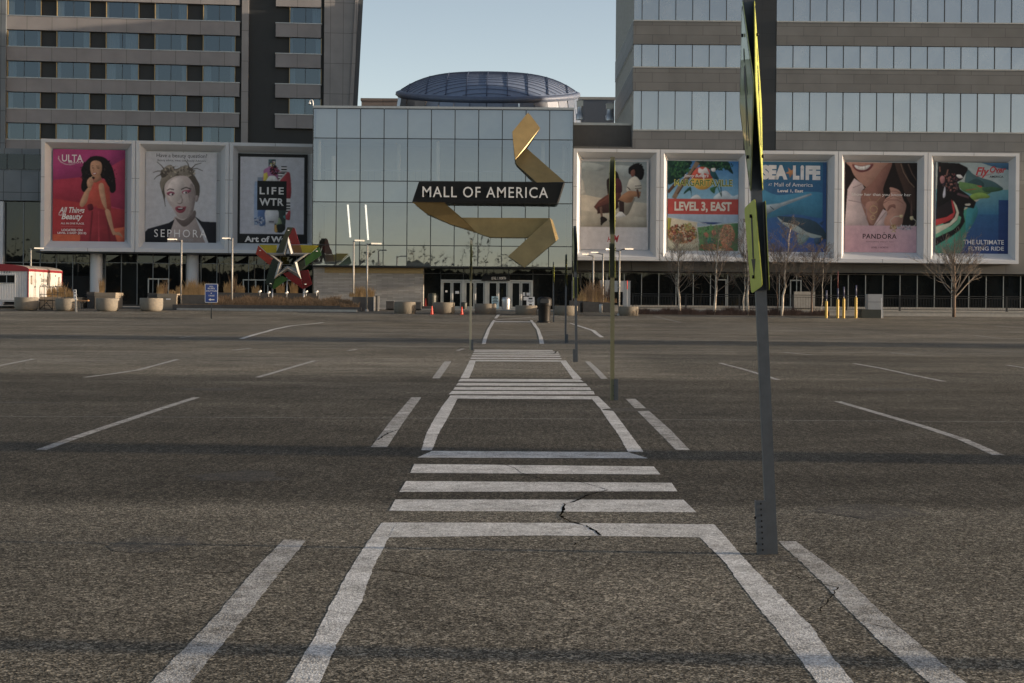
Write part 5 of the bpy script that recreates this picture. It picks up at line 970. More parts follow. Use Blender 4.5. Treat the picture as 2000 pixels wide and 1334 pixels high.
sign_post('third crossing sign down the right of the walkway, slim grey post', 1126, 707, R(-1.2), 3.75, M['steel_post'], [(R(.2), -.045, 0, D_), (R(-1), -.05, 2.05, 'rect')], [(R(.5), .045, 0, D_), (R(-1), .05, 2.05, 'rect')], -.062, z_c=3.1)
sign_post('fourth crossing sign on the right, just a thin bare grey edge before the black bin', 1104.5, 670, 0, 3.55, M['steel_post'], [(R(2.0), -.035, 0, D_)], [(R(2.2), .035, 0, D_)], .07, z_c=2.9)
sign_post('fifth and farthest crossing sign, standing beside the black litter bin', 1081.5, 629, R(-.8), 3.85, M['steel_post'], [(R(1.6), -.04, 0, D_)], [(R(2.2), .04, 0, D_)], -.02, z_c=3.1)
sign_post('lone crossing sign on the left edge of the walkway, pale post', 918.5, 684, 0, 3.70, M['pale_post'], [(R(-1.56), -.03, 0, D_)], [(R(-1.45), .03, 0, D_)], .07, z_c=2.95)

# ---------------------------------------------------------------- concrete planters in a row
def planter(px, pyb, wd_px, top_py, label, rounded=True):
    g = gnd(px, pyb); k = g.y / F; r = wd_px * k / 2; u, v = unroll(px, top_py); h = H - v * k - g.z
    t = thing('round_planter', label, 'planter', (g.x, g.y + r * .5, g.z), 0, 'round concrete planters along the front')
    rb_ = .22 if rounded else .03
    b = MB(); b.lathe([(r - rb_ * 1.1, 0), (r - rb_ * .5, .04), (r - .05, rb_ * .7), (r - .01, rb_ * 1.3), (r, h * .5), (r, h - .03), (r - .03, h), (r - .13, h), (r - .14, h - .14)], 32); b.build('bowl', M['concrete' if rounded else 'planter_grey'], t)
    b = MB(); b.lathe([(r - .15, h - .16), (r - .15, h - .14)], 24); b.build('soil', M['dry_brown'], t); return t
planter(48, 606.5, 46, 580.5, 'round concrete planter in front of the trailer'); planter(127, 607.5, 43, 583, 'round concrete planter behind the small white notice post'); planter(207, 608, 45, 582.5, 'round concrete planter in front of the square tan planter with a lidded rim')
planter(293, 608, 45, 582, 'round concrete planter nearest the blue bus sign'); planter(790, 612.5, 43, 589.5, 'round concrete planter before the pale stone wall', False); planter(866.5, 613, 42, 590.5, 'round concrete planter between the two orange cones', False)
planter(948, 613.5, 42, 593, 'round concrete planter beside the pale blue A-board', False); planter(1028, 615, 43, 596.5, 'round concrete planter half hidden by the white notice stand', False); planter(1106, 616, 46, 597, 'round concrete planter behind the grey sign posts and the litter bin', False); planter(1228, 617, 39, 598.5, 'round concrete planter at the end of the brown hedge', False)

# ---------------------------------------------------------------- dry grasses
def blades(mb, x, y, z, h, n, spread, rg, wd=.02, lean=.35):
    for i in range(n):
        a = rg.uniform(0, 6.283); r0 = spread * .4 * math.sqrt(rg.random()); bx_, by_ = x + r0 * math.cos(a), y + r0 * math.sin(a)
        hh = h * rg.uniform(.5, 1.1); lx_ = rg.gauss(0, lean) * hh; ly_ = rg.gauss(0, lean) * hh; ww = wd * rg.uniform(.5, 1.2)
        mx_, my_ = bx_ + lx_ * .4, by_ + ly_ * .4
        mb.add([(bx_ - ww, by_, z), (bx_ + ww, by_, z), (mx_ + ww * .8, my_, z + hh * .6), (mx_ - ww * .8, my_, z + hh * .6), (bx_ + lx_, by_ + ly_, z + hh)], [(0, 1, 2, 3), (3, 2, 4)])
def grass_clump(label, px, py, D, h, n, spread, m='dry', seed=1, lean=.25, wd=.02):
    p = P(px, py, D); b = MB(); blades(b, 0, 0, 0, h, n, spread, random.Random(seed), wd, lean); o = b.build('ornamental_grass', M[m], loc=p); tag(o, label, 'grass', 'dry ornamental grasses'); return o

# square planters and dark beds left of the hall
def box_planter(label, x0p, x1p, top, bot, D, dep, m, rim=True, clip=False, wing=None):
    a, c = P(x0p, bot, D), P(x1p, bot, D); h = P((x0p + x1p) / 2, top, D).z - G(D); hw = (c.x - a.x) / 2
    t = thing('square_planter', label, 'planter', ((a.x + c.x) / 2, D, G(D)))
    b = MB(); b.box(-hw, hw, 0, dep, 0, h - .28); b.build('body', M[m], t)
    b = MB(); b.box(-hw - .03, hw + .03, -.03, .09, h - .278, h); b.box(-hw - .03, hw + .03, dep - .09, dep + .03, h - .278, h); b.box(-hw - .03, -hw + .09, .09, dep - .09, h - .278, h); b.box(hw - .09, hw + .03, .09, dep - .09, h - .278, h); b.build('rim', M[m], t)
    b = MB(); b.box(-hw + .09, hw - .09, .09, dep - .09, h - .2, h - .12); b.build('soil', M['dry_brown'], t)
    return t
box_planter('square tan planter with lidded rim behind round planter, dry reeds on top', 185, 225, 571.5, 600, 117, 2.2, 'tan_box')
box_planter('square tan planter with small white plate, beside the dark grass bed', 307.5, 344.5, 573.5, 600, 117, 2.4, 'tan_box')
o = MB(); p = P(328.5, 584.3, 116.95); o.box(-.17, .17, -.01, .0, -.04, .05); o = o.build('name_plate', M['sign_white'], loc=(p.x, 116.99, p.z)); tag(o, 'small white plate fixed on the front of a square tan planter', 'plate')
box_planter('low dark square planter left of the lidded tan one', 170, 184, 570, 598, 118.5, 2.5, 'dark_conc')
box_planter('dark square planter left of the plated tan one', 289, 306, 572, 599, 118.5, 2.5, 'dark_conc')
for i, (px, py, h, n, sp, m, ln) in enumerate([(199, 572, 1.15, 50, .5, 'dry', .12), (313, 574, .8, 80, .7, 'dry', .22), (322, 574, 1.3, 26, .4, 'dry_brown', .16), (336, 574, .35, 40, .7, 'dry', .3)]):
    grass_clump(('tall dry reeds standing in the lidded tan planter', 'short tan grass at the left end of the plated planter', 'tall russet stalks in the middle of the plated planter', 'low tan tuft at the right end of the plated planter')[i], px, py, 118, h, n, sp, m, i + 3, ln)
# picnic bench seat
p = P(160, 600, 114.5); t = thing('bench', 'wooden bench top on a dark bracket beside the white notice post', 'bench', (p.x, 114.5, G(114.5)))
zb_ = P(160, 587, 114.5).z - G(114.5)
b = MB(); b.box(-.42, .42, 0, .5, zb_ - .05, zb_ + .04); b.build('seat', mat('bench_wood', (.34, .20, .10), .6, var=.15), t)
b = MB(); b.tube([(-.3, .25, zb_ - .05), (-.05, .25, zb_ - .25), (.2, .25, zb_ - .05)], .03, 6); b.box(-.1, 0, .2, .3, 0, zb_ - .2); b.build('bracket', M['mullion_dark'], t)
p = P(104, 583, 118); t = thing('square_planter', 'pinkish brown square planter behind the trailer steps', 'planter', (p.x + .3, 118.2, G(118)))
b = MB(); hz_ = P(104, 580, 118).z - G(118); b.box(-1.6, 1.75, 0, 2, 0, hz_ - .2); b.build('body', M['tan_box'], t); b = MB(); b.box(-1.65, 1.8, -.05, 2.05, hz_ - .2, hz_); b.build('rim', M['tan_box'], t)
for i, px in enumerate((98, 108, 120, 130, 140)): grass_clump(('tan grass close to the trailer corner', 'wispy tan grass behind the steps rail', 'dry grass tuft right of the trailer steps', 'low dry tuft left of the notice post', 'dry tuft touching the white notice post')[i], px, 580, 118.6, (.9, .9, 1.15, .8, .55)[i], 70, .7, 'dry', 20 + i, .2)

# raised bed with sedge along the front of the posters
bed = thing('raised_bed', 'long low dark-kerbed bed of brown sedge under the star', 'planter bed', (P(520, 595, 116).x, 116, G(116)))
X = lambda px, D=116: P(px, 595, D).x - P(520, 595, 116).x
zk = lambda py, px, D: P(px, py, D).z - G(116)
b = MB(); b.box(X(338), X(664), -.2, .1, -.2, zk(596, 500, 116) + .0); b.box(X(664), X(706), -.2, .1, -.2, zk(600, 680, 116)); b.build('front_kerb', M['dark_conc'], bed)
b = MB(); b.box(X(345), X(402), 1.3, 3.2, 0, zk(576, 372, 117.3)); b.build('back_box', M['dark_conc'], bed)
b = MB(); b.box(X(402, 121), X(622, 121), 5.0, 5.4, 0, zk(572, 520, 121)); b.build('back_wall', M['dark_conc'], bed)
b = MB(); b.add([(X(338), .1, .12), (X(700), .1, .12), (X(690), 4.6, .55), (X(402), 4.6, .55), (X(402), 1.2, .2), (X(338), 1.2, .2)], [(0, 1, 2, 3, 4, 5)]); b.build('soil', M['dry_brown'], bed)
b = MB(); rg = random.Random(31)
for i in range(5200):
    px = rg.uniform(405, 700); yy = rg.uniform(.2, 4.4) ; s = 1 if px < 640 else max(.35, 1 - (px - 640) / 100)
    if rg.random() > s: continue
    blades(b, X(px) * (1 - 0) , yy, .12 + yy * .09, (.58 + .12 * math.sin(px * .11) + .08 * math.sin(px * .31 + 2)) * (.7 + .3 * s), 2, .2, rg, .022, .28)
for i in range(500): blades(b, X(rg.uniform(345, 404)), rg.uniform(.15, 1.1), .15, .3, 2, .2, rg, .02, .3)
o = b.build('sedge', M['dry_brown'], bed); o['kind'] = 'stuff'
# light kerb at the bed's foot
a, c = Vector((P(345, 600, 115.6).x, 115.6, 0)), Vector((P(697, 606, 113.6).x, 113.6, 0)); b = MB(); b.slab([(-a.x + a.x, 0, .0), (c.x - a.x, c.y - a.y, 0), (c.x - a.x, c.y - a.y + .25, 0), (0, .25, 0)], (0, 0, .16))
o = b.build('kerb', M['kerb'], loc=(a.x, a.y, G(a.y) - .02)); struct(o)
gl = [('bleached tan grass in the dark bed left of the white column', 352, .75), ('tan grass tuft behind the tall lamp pole in the dark bed', 361, .8), ('broad feathery tan grass before the white column', 371, 1.25), ('feathery grass just right of the white column foot', 381, 1.15), ('thin tan grass between column and blue sign', 393, .8), ('tan grass tuft left of the blue bus sign top', 398, .95), ('tan grass tuft beside the second lamp pole', 445, .95), ('russet shrub-like grass right of the second lamp pole', 459, 1.5), ('low tan tuft left of the star', 470, .7), ('straw grass under the left foot of the star', 500, .7), ('straw grass under the star centre', 548, .9), ('straw grass under the right foot of the star', 574, 1.0)]
for i, (lb, px, h) in enumerate(gl): grass_clump(lb, px, 576 if px < 402 else 574.5, 118.4 if px < 402 else 121.8, h, 90 if h < 1.4 else 40, .8, 'dry' if h < 1.4 else 'dry_brown', 40 + i, .16)
# dark planter at the right end of the bed
t = thing('dark_planter', 'dark box planter with straw grass at the right end of the bed', 'planter', (P(709, 604, 117).x, 117, G(117)))
hw = (P(729, 600, 117).x - P(688, 600, 117).x) / 2; hh = P(709, 580, 117).z - G(117); b = MB(); b.box(-hw, hw, 0, 2.5, -.1, hh); b.build('body', M['dark_conc'], t)
for k, (px, m) in enumerate(((730.5, 'kerb'), (734, 'tan_box'), (737.5, 'kerb'))): x = P(px, 600, 117).x - P(709, 604, 117).x; b = MB(); b.box(x - .045, x + .055, -.06 + k * .25, .12 + k * .25, -.15, hh + (.07 if k != 1 else .1)); b.build('corner_post', M[m] if k != 1 else M['hotel_dark'], t)
for i, px in enumerate((692, 703, 706, 722)): grass_clump(('wisp of straw grass left of the nearer right lamp pole', 'bright straw grass tuft in the dark box planter', 'broad straw grass behind the lamp pole in the box planter', 'small straw tuft at the right corner of the box planter')[i], px, 580, 118, (.4, .85, .8, .75)[i], 90, .9, 'dry', 60 + i, .3)

# ---------------------------------------------------------------- small black and grey furniture round the doors
def bin_(label, px, top, bot, wd, D, m, dome=False, nm='waste_bin'):
    p = P(px, bot, D); k = D / F; r = wd * k / 2; h = (bot - top) * k; t = thing(nm, label, 'bin', (p.x, D, max(G(D), p.z)))
    b = MB(); b.lathe([(r * .9, 0), (r, h * .1), (r, h * .7)], 20); b.build('body', M[m], t)
    b = MB(); b.lathe([(r * 1.05, h * .7), (r * 1.05, h * .8), (r * .9, h * .97), (r * .4, h)], 20); b.build('lid', M[m], t); return t
bin_('grey-green bin inside the dark corner left of the doors', 844, 575, 606, 16, 131.0, 'util_green'); bin_('metal bin standing before the third pair of doors', 988, 584, 609, 16, 125, 'metal'); bin_('small dark bin half hidden behind a planter by the second doors', 906, 592, 606, 12, 128, 'util_green')
bin_('silver bin by the dark bed right of the entrance', 1173.5, 597, 614, 7, 118, 'metal'); bin_('dark slim bin left of the silver bin by the bed', 1136, 594, 614, 6, 118, 'black_plastic')
def dark_box(label, x0p, x1p, top, bot, D, dep=1.0, m='dark_conc', nm='low_box'):
    a, c = P(x0p, bot, D), P(x1p, bot, D); t = thing(nm, label, 'box', ((a.x + c.x) / 2, D, G(D))); hw = (c.x - a.x) / 2; h = P(x0p, top, D).z - G(D)
    b = MB(); b.box(-hw, hw, 0, dep, 0, h - .06); b.build('body', M[m], t); b = MB(); b.box(-hw - .02, hw + .02, -.02, dep + .02, h - .06, h); b.build('lid', M[m], t); return t
dark_box('low black box left of the planter at the stone wall', 754, 769, 588, 606, 121); dark_box('low black box right of the planter at the stone wall', 810, 822, 590, 607, 121)
dark_box('dark step block beside the leftmost door', 823, 842, 598, 609, 126, 2, nm='step_block')
# domed litter bin out on the tarmac
g = gnd(1063, 630); k = g.y / F; t = thing('litter_bin', 'black litter bin with hooded push lid standing alone at the end of the walkway', 'bin', g)
r = 13.5 * k; h = 50 * k; b = MB(); b.lathe([(r * 1.02, 0), (r * 1.04, h * .04), (r * .92, h * .06)], 28); b.build('base', M['black_plastic'], t)
b = MB(); b.lathe([(r * .84, h * .06), (r * .90, h * .62), (r * .94, h * .66)], 28)
b.build('body', M['black_plastic'], t)
b = MB(); b.lathe([(r * 1.06, h * .66), (r * 1.08, h * .72), (r * 1.06, h * .90), (r * .92, h * .97), (r * .5, h)], 28); l_ = b.build('lid', M['black_plastic'], t)
b = MB(); b.slab([(x * r * .6, -r * 1.09, h * z) for x, z in ((-1, .76), (1, .76), (1, .88), (.75, .93), (-.75, .93), (-1, .88))], (0, .02, 0)); b.build('flap', mat('bin_flap', (.05, .05, .05), .35, var=.1), l_)
def cone(label, px, top, bot, D):
    p = P(px, bot, D); k = D / F; h = (bot - top) * k; t = thing('traffic_cone', label, 'traffic cone', (p.x, D, max(G(D), p.z) if D > 121 else G(D)), 0, 'orange traffic cones')
    b = MB(); b.lathe([(h * .17, .03), (h * .045, h)], 14); b.build('cone_body', M['cone'], t); b = MB(); b.box(-h * .2, h * .2, -h * .2, h * .2, 0, .03); b.build('base', M['cone'], t); return t
cone('orange cone left of the planter by the first doors', 843.5, 597.5, 614, gnd(843, 614).y); cone('orange cone between the two planters before the second doors', 902, 599, 614.5, gnd(902, 614.5).y); cone('thin pinkish cone in the dark corner by the stone wall', 831.5, 583, 598, 131)
# A-board and notice stands
p = P(967, 606, 121); t = thing('a_board', 'pale blue A-board with dark lines of writing before the doors', 'sign', (p.x, 121, 1.1)); hh = 24 * 121 / F
b = MB(); b.slab([(-.27, 0, 0), (.27, 0, 0), (.27, .16, hh), (-.27, .16, hh)], (0, .03, 0)); pn = b.build('front_panel', mat('a_board_blue', (.36, .50, .55), .6, var=.06), t); b = MB(); b.slab([(-.27, .5, 0), (.27, .5, 0), (.27, .2, hh), (-.27, .2, hh)], (0, .03, 0)); b.build('back_panel', M['sign_white'], t)
b = MB()
for i, wd in enumerate((.1, .2, .16, .21, .17, .12)): z = hh * (.93 - i * .12); yy = .16 * z / hh - .006; b.quad((-wd, yy, z - .03), (wd, yy, z - .03), (wd, yy, z + .03), (-wd, yy, z + .03))
b.build('writing', M['sign_black'], pn)
def notice(label, px, top, mid, bot, wd, D=None, legs=2, lean=0):
    g = gnd(px, bot); k = g.y / F; t = thing('notice_stand', label, 'sign', g, rot=(0, lean, 0)); h0 = (bot - mid) * k; h1 = (bot - top) * k; w_ = wd * k / 2
    b = MB(); b.box(-w_, w_, -.03, 0, h0, h1); pn = b.build('panel', M['sign_white'], t)
    for s in ((-.45, .45) if legs == 2 else (0.15,)): b = MB(); b.box(s * w_ - .06, s * w_ + .06, 0, .06, 0, h1 * .96); b.build('leg', M['pole_light'], t)
    b = MB()
    for i, (f, z) in enumerate(((.5, .84), (.7, .6), (.3, .5), (.35, .22))): zz = h0 + (h1 - h0) * z; b.box(-w_ * f, w_ * f, -.034, -.031, zz - .02 * (3 if i in (0, 3) else 1), zz + .02 * (3 if i in (0, 3) else 1))
    b.build('writing', M['hotel_dark'], pn); return t
notice('white notice on two wooden legs in front of the fourth planter from the left door', 1036, 580, 600, 614.5, 15.5); notice('thin white notice post leaning against the second round planter', 148, 565.5, 585, 609.5, 5.5, legs=1, lean=R(-2.5))
# blue bus sign
g = gnd(412.5, 622.5); k = g.y / F; t = thing('bus_sign', 'blue sign lettered ALL BUSES SHUTTLES & TAXIS with white left arrow', 'sign', g)
b = MB(); b.tube([(0, .03, 0), (0, .03, 69 * k)], .035, 8); b.build('post', M['steel_post'], t)
zt, zb_ = 68.3 * k, 31.3 * k; hw = 12.6 * k; b = MB(); b.prism([(-hw + .04, zb_), (hw - .04, zb_), (hw, zb_ + .04), (hw, zt - .04), (hw - .04, zt), (-hw + .04, zt), (-hw, zt - .04), (-hw, zb_ + .04)], -.015, 0); pn = b.build('border', M['sign_white'], t)
e = .035; b = MB(); b.prism([(-hw + e, zb_ + e), (hw - e, zb_ + e), (hw - e, zt - e), (-hw + e, zt - e)], -.019, -.016); b.build('face', M['blue_sign'], pn)
b = MB(); hh = zt - zb_
for s, f, wd in (('ALL', .86, .34), ('BUSES', .75, .54), ('SHUTTLES', .62, .84), ('&', .495, .1), ('TAXIS', .37, .48)): text(b, s, -hw * wd, hw * wd, zb_ + hh * (f - .036), zb_ + hh * (f + .036), -.023, bold=.02)
za = zb_ + hh * .16; b.add([(x * hw, -.023, za + z * hh) for x, z in ((-.45, 0), (-.1, .075), (-.1, .028), (.48, .028), (.48, -.028), (-.1, -.028), (-.1, -.075))], [list(range(7))]); b.build('lettering', M['letter_white'], pn)

# ---------------------------------------------------------------- slim lamp posts
def lamp(label, px, top, bot, D, heads, pole='pole_light'):
    p = P(px, bot, D); zb_ = G(D); h = P(px, top, D).z - zb_; t = thing('lamp_post', label, 'lamp post', (p.x, D, zb_), 0, 'slim lamp posts before the building'); k = D / F
    b = MB(); b.tube([(0, 0, 0), (0, 0, h)], .06, 10); b.build('pole', M[pole], t); b = MB(); b.lathe([(.13, 0), (.13, .12), (.08, .16)], 12); b.build('base', M[pole], t)
    for (a, c, dz) in heads:
        x0, x1 = a * k, c * k; z = h - dz * k; s = 1 if x1 > 0 else -1
        b = MB(); b.tube([(0, 0, z - .10), (x0 * .5, 0, z + .0), (x0, 0, z + .03)], .035, 6); ar = b.build('arm', M['mullion_dark'], t)
        b = MB(); xl_, xr_ = min(x0, x1), max(x0, x1); b.slab([(xl_, -.24, z), (xr_, .04, z + .0), (xr_, .24, z), (xl_, -.02, z)], (0, 0, .10)); b.build('lamp_head', M['lamp_head'], ar)
    return t
lamp('pale lamp post rising behind the red-roofed trailer', 59.5, 485, 600, 124, [(8, 23, 1)]); lamp('tall lamp post in the dark bed beside the plated tan planter', 353.5, 468.5, 594, 116.5, [(-26, -10, .5)]); lamp('lamp post standing in the bed right of the blue sign', 453, 465, 590, 118.5, [(-19, -5, 2)])
lamp('left lamp post of the pair before the stone wall', 690, 470, 590, 119.5, [(2, 20, 1)]); lamp('right lamp post of the pair, foot beside the dark box planter', 716.5, 475, 606, 115.8, [(8, 27, 2)])
lamp('leftmost lamp post of the group right of the hall', 1158.2, 499, 600, 121, [(-22, -9, -1)]); lamp('middle lamp post in front of the leftmost right-hand poster', 1177, 495.5, 600, 120, [(-24, -9, -1)]); d8 = gnd(1209, 616.5).y; lamp('double-headed lamp post with two box backs at head height', 1209, 489.5, 616.5, d8, [(-27, -17, -1), (10, 27, -2)])
p = P(1209, 570, d8); k = d8 / F; t = thing('road_sign', 'pair of grey sign backs strapped to the double-headed lamp post', 'sign', (p.x, d8, p.z)); b = MB(); b.box(-9 * k, -.08, .08, .12, 0, 21.5 * k); b.build('panel', M['util_grey'], t); b = MB(); b.box(.08, 9 * k, .08, .12, 0, 21.5 * k); b.build('panel', M['util_grey'], t)
b = MB(); b.box(-.12, .12, -.1, .12, 8 * k, 9 * k); b.box(-.12, .12, -.1, .12, 15 * k, 16 * k); b.build('strap', M['metal'], t)

# ---------------------------------------------------------------- star sculpture
SD = 119.5
st_ = thing('star_sculpture', 'large star sculpture of coloured translucent bands with a silver star in its middle', 'sculpture', (P(563, 575, SD).x, SD, G(SD)))
def sp(x, y, dy=0): p = P(480 + x / 6.354, 420 + y / 6.354, SD); return (p.x - P(563, 575, SD).x, dy, p.z - G(SD))
def tmat(name, col, tr=.35):
    m, t, b = new_mat(name); out = t.nodes['Material Output']; b.inputs['Base Color'].default_value = (*col, 1); b.inputs['Roughness'].default_value = .18
    tp = t.nodes.new('ShaderNodeBsdfTransparent'); tp.inputs[0].default_value = (*[min(1, x * 2.2 + .02) for x in col], 1); mx = t.nodes.new('ShaderNodeMixShader'); mx.inputs[0].default_value = tr
    t.links.new(b.outputs[0], mx.inputs[1]); t.links.new(tp.outputs[0], mx.inputs[2]); t.links.new(mx.outputs[0], out.inputs[0]); return m
SC = dict(olive=tmat('olive_plastic', (.05, .055, .03)), red=tmat('deep_red_plastic', (.20, .006, .012)), yel=tmat('yellow_plastic', (.42, .36, .02)), org=tmat('orange_red_plastic', (.36, .035, .018)), grn=tmat('green_plastic', (.06, .17, .03)), dark=tmat('dark_green_plastic', (.008, .022, .018)), brn=tmat('brown_plastic', (.24, .12, .035)))
for m, y0, pts in [('yel', .25, [(155, 368), (378, 370), (372, 472), (255, 470)]), ('yel', .25, [(672, 370), (905, 375), (800, 470), (697, 470)]), ('brn', .22, [(558, 372), (670, 370), (697, 470), (590, 470)]), ('olive', .0, [(515, 152), (585, 152), (528, 268), (462, 470), (375, 470)]), ('red', .05, [(588, 153), (606, 166), (668, 366), (562, 366), (532, 266)]),
                   ('org', .12, [(150, 378), (120, 484), (296, 622), (330, 545)]), ('dark', .05, [(330, 548), (412, 590), (355, 790), (322, 912), (238, 845), (298, 626)]), ('grn', .2, [(358, 794), (440, 752), (522, 792), (350, 916), (326, 912)]), ('red', .1, [(458, 722), (540, 702), (686, 796), (706, 918), (524, 790)]), ('red', .16, [(668, 690), (768, 680), (820, 858), (712, 920), (692, 796)]),
                   ('grn', .1, [(906, 394), (940, 498), (742, 628), (728, 540)]), ('olive', .14, [(724, 544), (738, 632), (672, 688), (642, 598)])]:
    b = MB(); b.slab([sp(x, y, y0) for x, y in pts], (0, .16, 0)); b.build('coloured_band', SC[m], st_)
outer = [(530, 272), (588, 470), (798, 470), (640, 585), (692, 797), (520, 690), (353, 792), (410, 590), (258, 470), (468, 470)]; inner = [(527, 408), (553, 505), (692, 508), (594, 588), (622, 662), (517, 630), (430, 700), (466, 588), (358, 508), (497, 505)]
b = MB(); V = [sp(x, y, -.12) for x, y in outer] + [sp(x, y, -.30) for x, y in [((o_[0] + i_[0]) / 2, (o_[1] + i_[1]) / 2) for o_, i_ in zip(outer, inner)]] + [sp(x, y, -.12) for x, y in inner]
b.add(V, [(k + 10 * q, (k + 1) % 10 + 10 * q, (k + 1) % 10 + 10 * q + 10, k + 10 * q + 10) for q in range(2) for k in range(10)])
b.slab([sp(*inner[k], -.12) for k in range(0)] or [sp(*outer[0], -.12), sp(*outer[1], -.12), sp(*inner[1], -.12), sp(*inner[0], -.12)], (0, .1, 0)); b.build('silver_star', M['star_silver'], st_)
for (x, y) in ((325, 905), (506, 760), (712, 912)):
    a = sp(x, y, .3); b = MB(); b.tube([(a[0], .3, 0), a], .055, 8); b.build('leg', M['metal'], st_)
for (x, y) in ((530, 190), (178, 440), (880, 448), (306, 850), (738, 858)):
    a = sp(x, y, -.06); b = MB(); b.box(a[0] - .05, a[0] + .05, -.1, .2, a[2] - .03, a[2] + .03); b.build('cap_bolt', M['letter_white'], st_)
for i, (x, y, m) in enumerate(((285, 960, 0), (508, 960, 0), (730, 960, 0), (880, 950, 1), (750, 950, 1), (175, 945, 1))):
    p = P(480 + x / 6.354, 420 + y / 6.354 + 2, 117.6); t = thing('spotlight', ('small pale spotlight at the left foot of the star', 'small pale spotlight under the middle of the star', 'small pale spotlight at the right foot of the star', 'tiny spotlight at the right end of the dark bed wall', 'tiny spotlight on the bed wall just right of the star foot', 'tiny spotlight on the bed wall left of the star')[i], 'spotlight', (p.x, 117.6, p.z - .25))
    b = MB(); b.tube([(0, 0, 0), (0, 0, .25)], .025, 6); b.build('stem', M['lamp_head'], t); b = MB(); b.tube([(-.08, -.06, .25), (.08, .08, .36)], .07, 8); b.build('lamp_body', M['lamp_head'], t)

# ---------------------------------------------------------------- trailer and its steps
TD = 115.5; cr_ = P(55, 600, TD); gz_ = G(TD)
tr = thing('office_trailer', 'white site trailer with red curved roof edge and corrugated end, doors lit by sun', 'trailer', (cr_.x, TD, gz_)); e_z = P(55, 526, TD).z - gz_; b_z = P(55, 586, TD).z - gz_; Wd = 4.1; Ln = 8.6; pk = P(0, 515.5, TD).z - gz_
b = MB(); n = 34
for i in range(n):
    x0_ = -Wd + Wd * i / n; x1_ = -Wd + Wd * (i + 1) / n; q = (x1_ - x0_); 
    V = []
    for f_, yy in ((0, 0), (.3, 0), (.5, .035), (.8, .035), (1, 0)): V += [(x0_ + q * f_, yy, b_z), (x0_ + q * f_, yy, e_z - .02)]
    b.add(V, [(2 * k, 2 * k + 2, 2 * k + 3, 2 * k + 1) for k in range(4)])
b.box(-Wd, -.04, .04, .1, b_z, e_z); b.build('corrugated_end', M['trailer_side'], tr)
b = MB(); b.box(-.1, 0, .1, Ln, b_z, e_z); b.box(-Wd, -Wd + .1, .1, Ln, b_z, e_z); b.box(-Wd, 0, Ln - .1, Ln, b_z, e_z); b.box(-Wd + .1, -.1, .1, Ln - .1, b_z, b_z + .15); b.build('body', M['cream'], tr)
arch = [(-Wd / 2 + (Wd / 2 + .04) * math.cos(math.pi * i / 16), e_z + (pk - e_z) * math.sin(math.pi * i / 16) ** 1.0) for i in range(17)]
b = MB(); b.prism([(-Wd - .04, e_z - .14), (.04, e_z - .14)] + arch, -.06, .0); b.box(.0, .05, .0, Ln, e_z - .14, e_z + .03); b.build('red_fascia', M['red'], tr)
b = MB(); V = [(x, yy, z) for x, z in arch for yy in (0.002, Ln)]; b.add(V, [(2 * i, 2 * i + 1, 2 * i + 3, 2 * i + 2) for i in range(16)]); b.build('roof', M['trailer_roof'], tr)
for z_ in (0,): b = MB(); b.box(-.06, .02, -.04, .06, b_z, e_z - .14); b.box(-.03, .025, Ln - .06, Ln + .02, b_z, e_z - .14); b.build('red_corner_trim', M['red'], tr)
b = MB(); b.box(-Wd, .02, -.03, Ln, b_z - .14, b_z); b.build('skirt_beam', M['util_grey'], tr)
for (yy, wv) in ((.55, .55), (4.6, .5), (7.6, .45)): b = MB(); b.box(.001, .012, yy, yy + wv * .7, b_z + 1.15, e_z - .45); f = b.build('window', M['mullion_dark'], tr); b = MB(); b.box(.012, .018, yy + .07, yy + wv * .7 - .07, b_z + 1.22, e_z - .52); b.build('pane', M['tan_box'], f)
for (yy) in (1.3, 5.3): 
    b = MB(); b.box(.001, .03, yy, yy + 1.5, b_z + .12, e_z - .2); d = b.build('door', M['cream'], tr); b = MB(); b.box(.03, .08, yy + .1, yy + .2, b_z + .9, b_z + 1.05); b.build('handle', M['black_plastic'], d); b = MB()
    for zz in (.3, 1.0, 1.8): b.box(.03, .05, yy + 1.4, yy + 1.5, b_z + zz, b_z + zz + .14)
    b.build('hinge', M['black_plastic'], d)
b = MB(); vs2, fs2 = text_geo('Satellite'); b.add([(.035, 3.05 + a * 1.5, b_z + 1.35 + z * .30) for a, z in vs2], fs2); vs2, fs2 = text_geo('Suites'); b.add([(.035, 3.15 + a * 1.25, b_z + .98 + z * .28) for a, z in vs2], fs2); b.build('lettering', M['hotel_dark'], tr)
for (x0_, x1_) in ((-2.35, -1.55), (-3.2, -2.4)):
    pass
xa, xb = P(-6, 550, TD).x - cr_.x, P(30, 550, TD).x - cr_.x; zt, zb_ = P(10, 536, TD).z - gz_, P(10, 553.5, TD).z - gz_
b = MB(); b.box(xa, xb, -.05, -.002, zb_, zt); f = b.build('window', M['util_grey'], tr); b = MB(); xm = (xa + xb) / 2 + .05; b.box(xa + .05, xm - .03, -.058, -.052, zb_ + .06, zt - .06); b.box(xm + .03, xb - .05, -.058, -.052, zb_ + .06, zt - .06); b.build('pane', M['dark_glass'], f)
b = MB(); text(b, '123', P(8, 530, TD).x - cr_.x, P(20, 530, TD).x - cr_.x, P(8, 533.5, TD).z - gz_, P(8, 527.5, TD).z - gz_, -.01); b.build('number', M['util_green'], tr)
for (yy) in (2.6, 3.6):
    for xx in (-.25, -Wd + .3): b = MB(); b.tube([(xx - .12, yy, .38), (xx + .12, yy, .38)], .38, 18); wq = b.build('wheel', M['black_plastic'], tr); b = MB(); b.tube([(xx + .122, yy, .38), (xx + .15, yy, .38)], .17, 12); b.build('hub', M['util_grey'], wq)
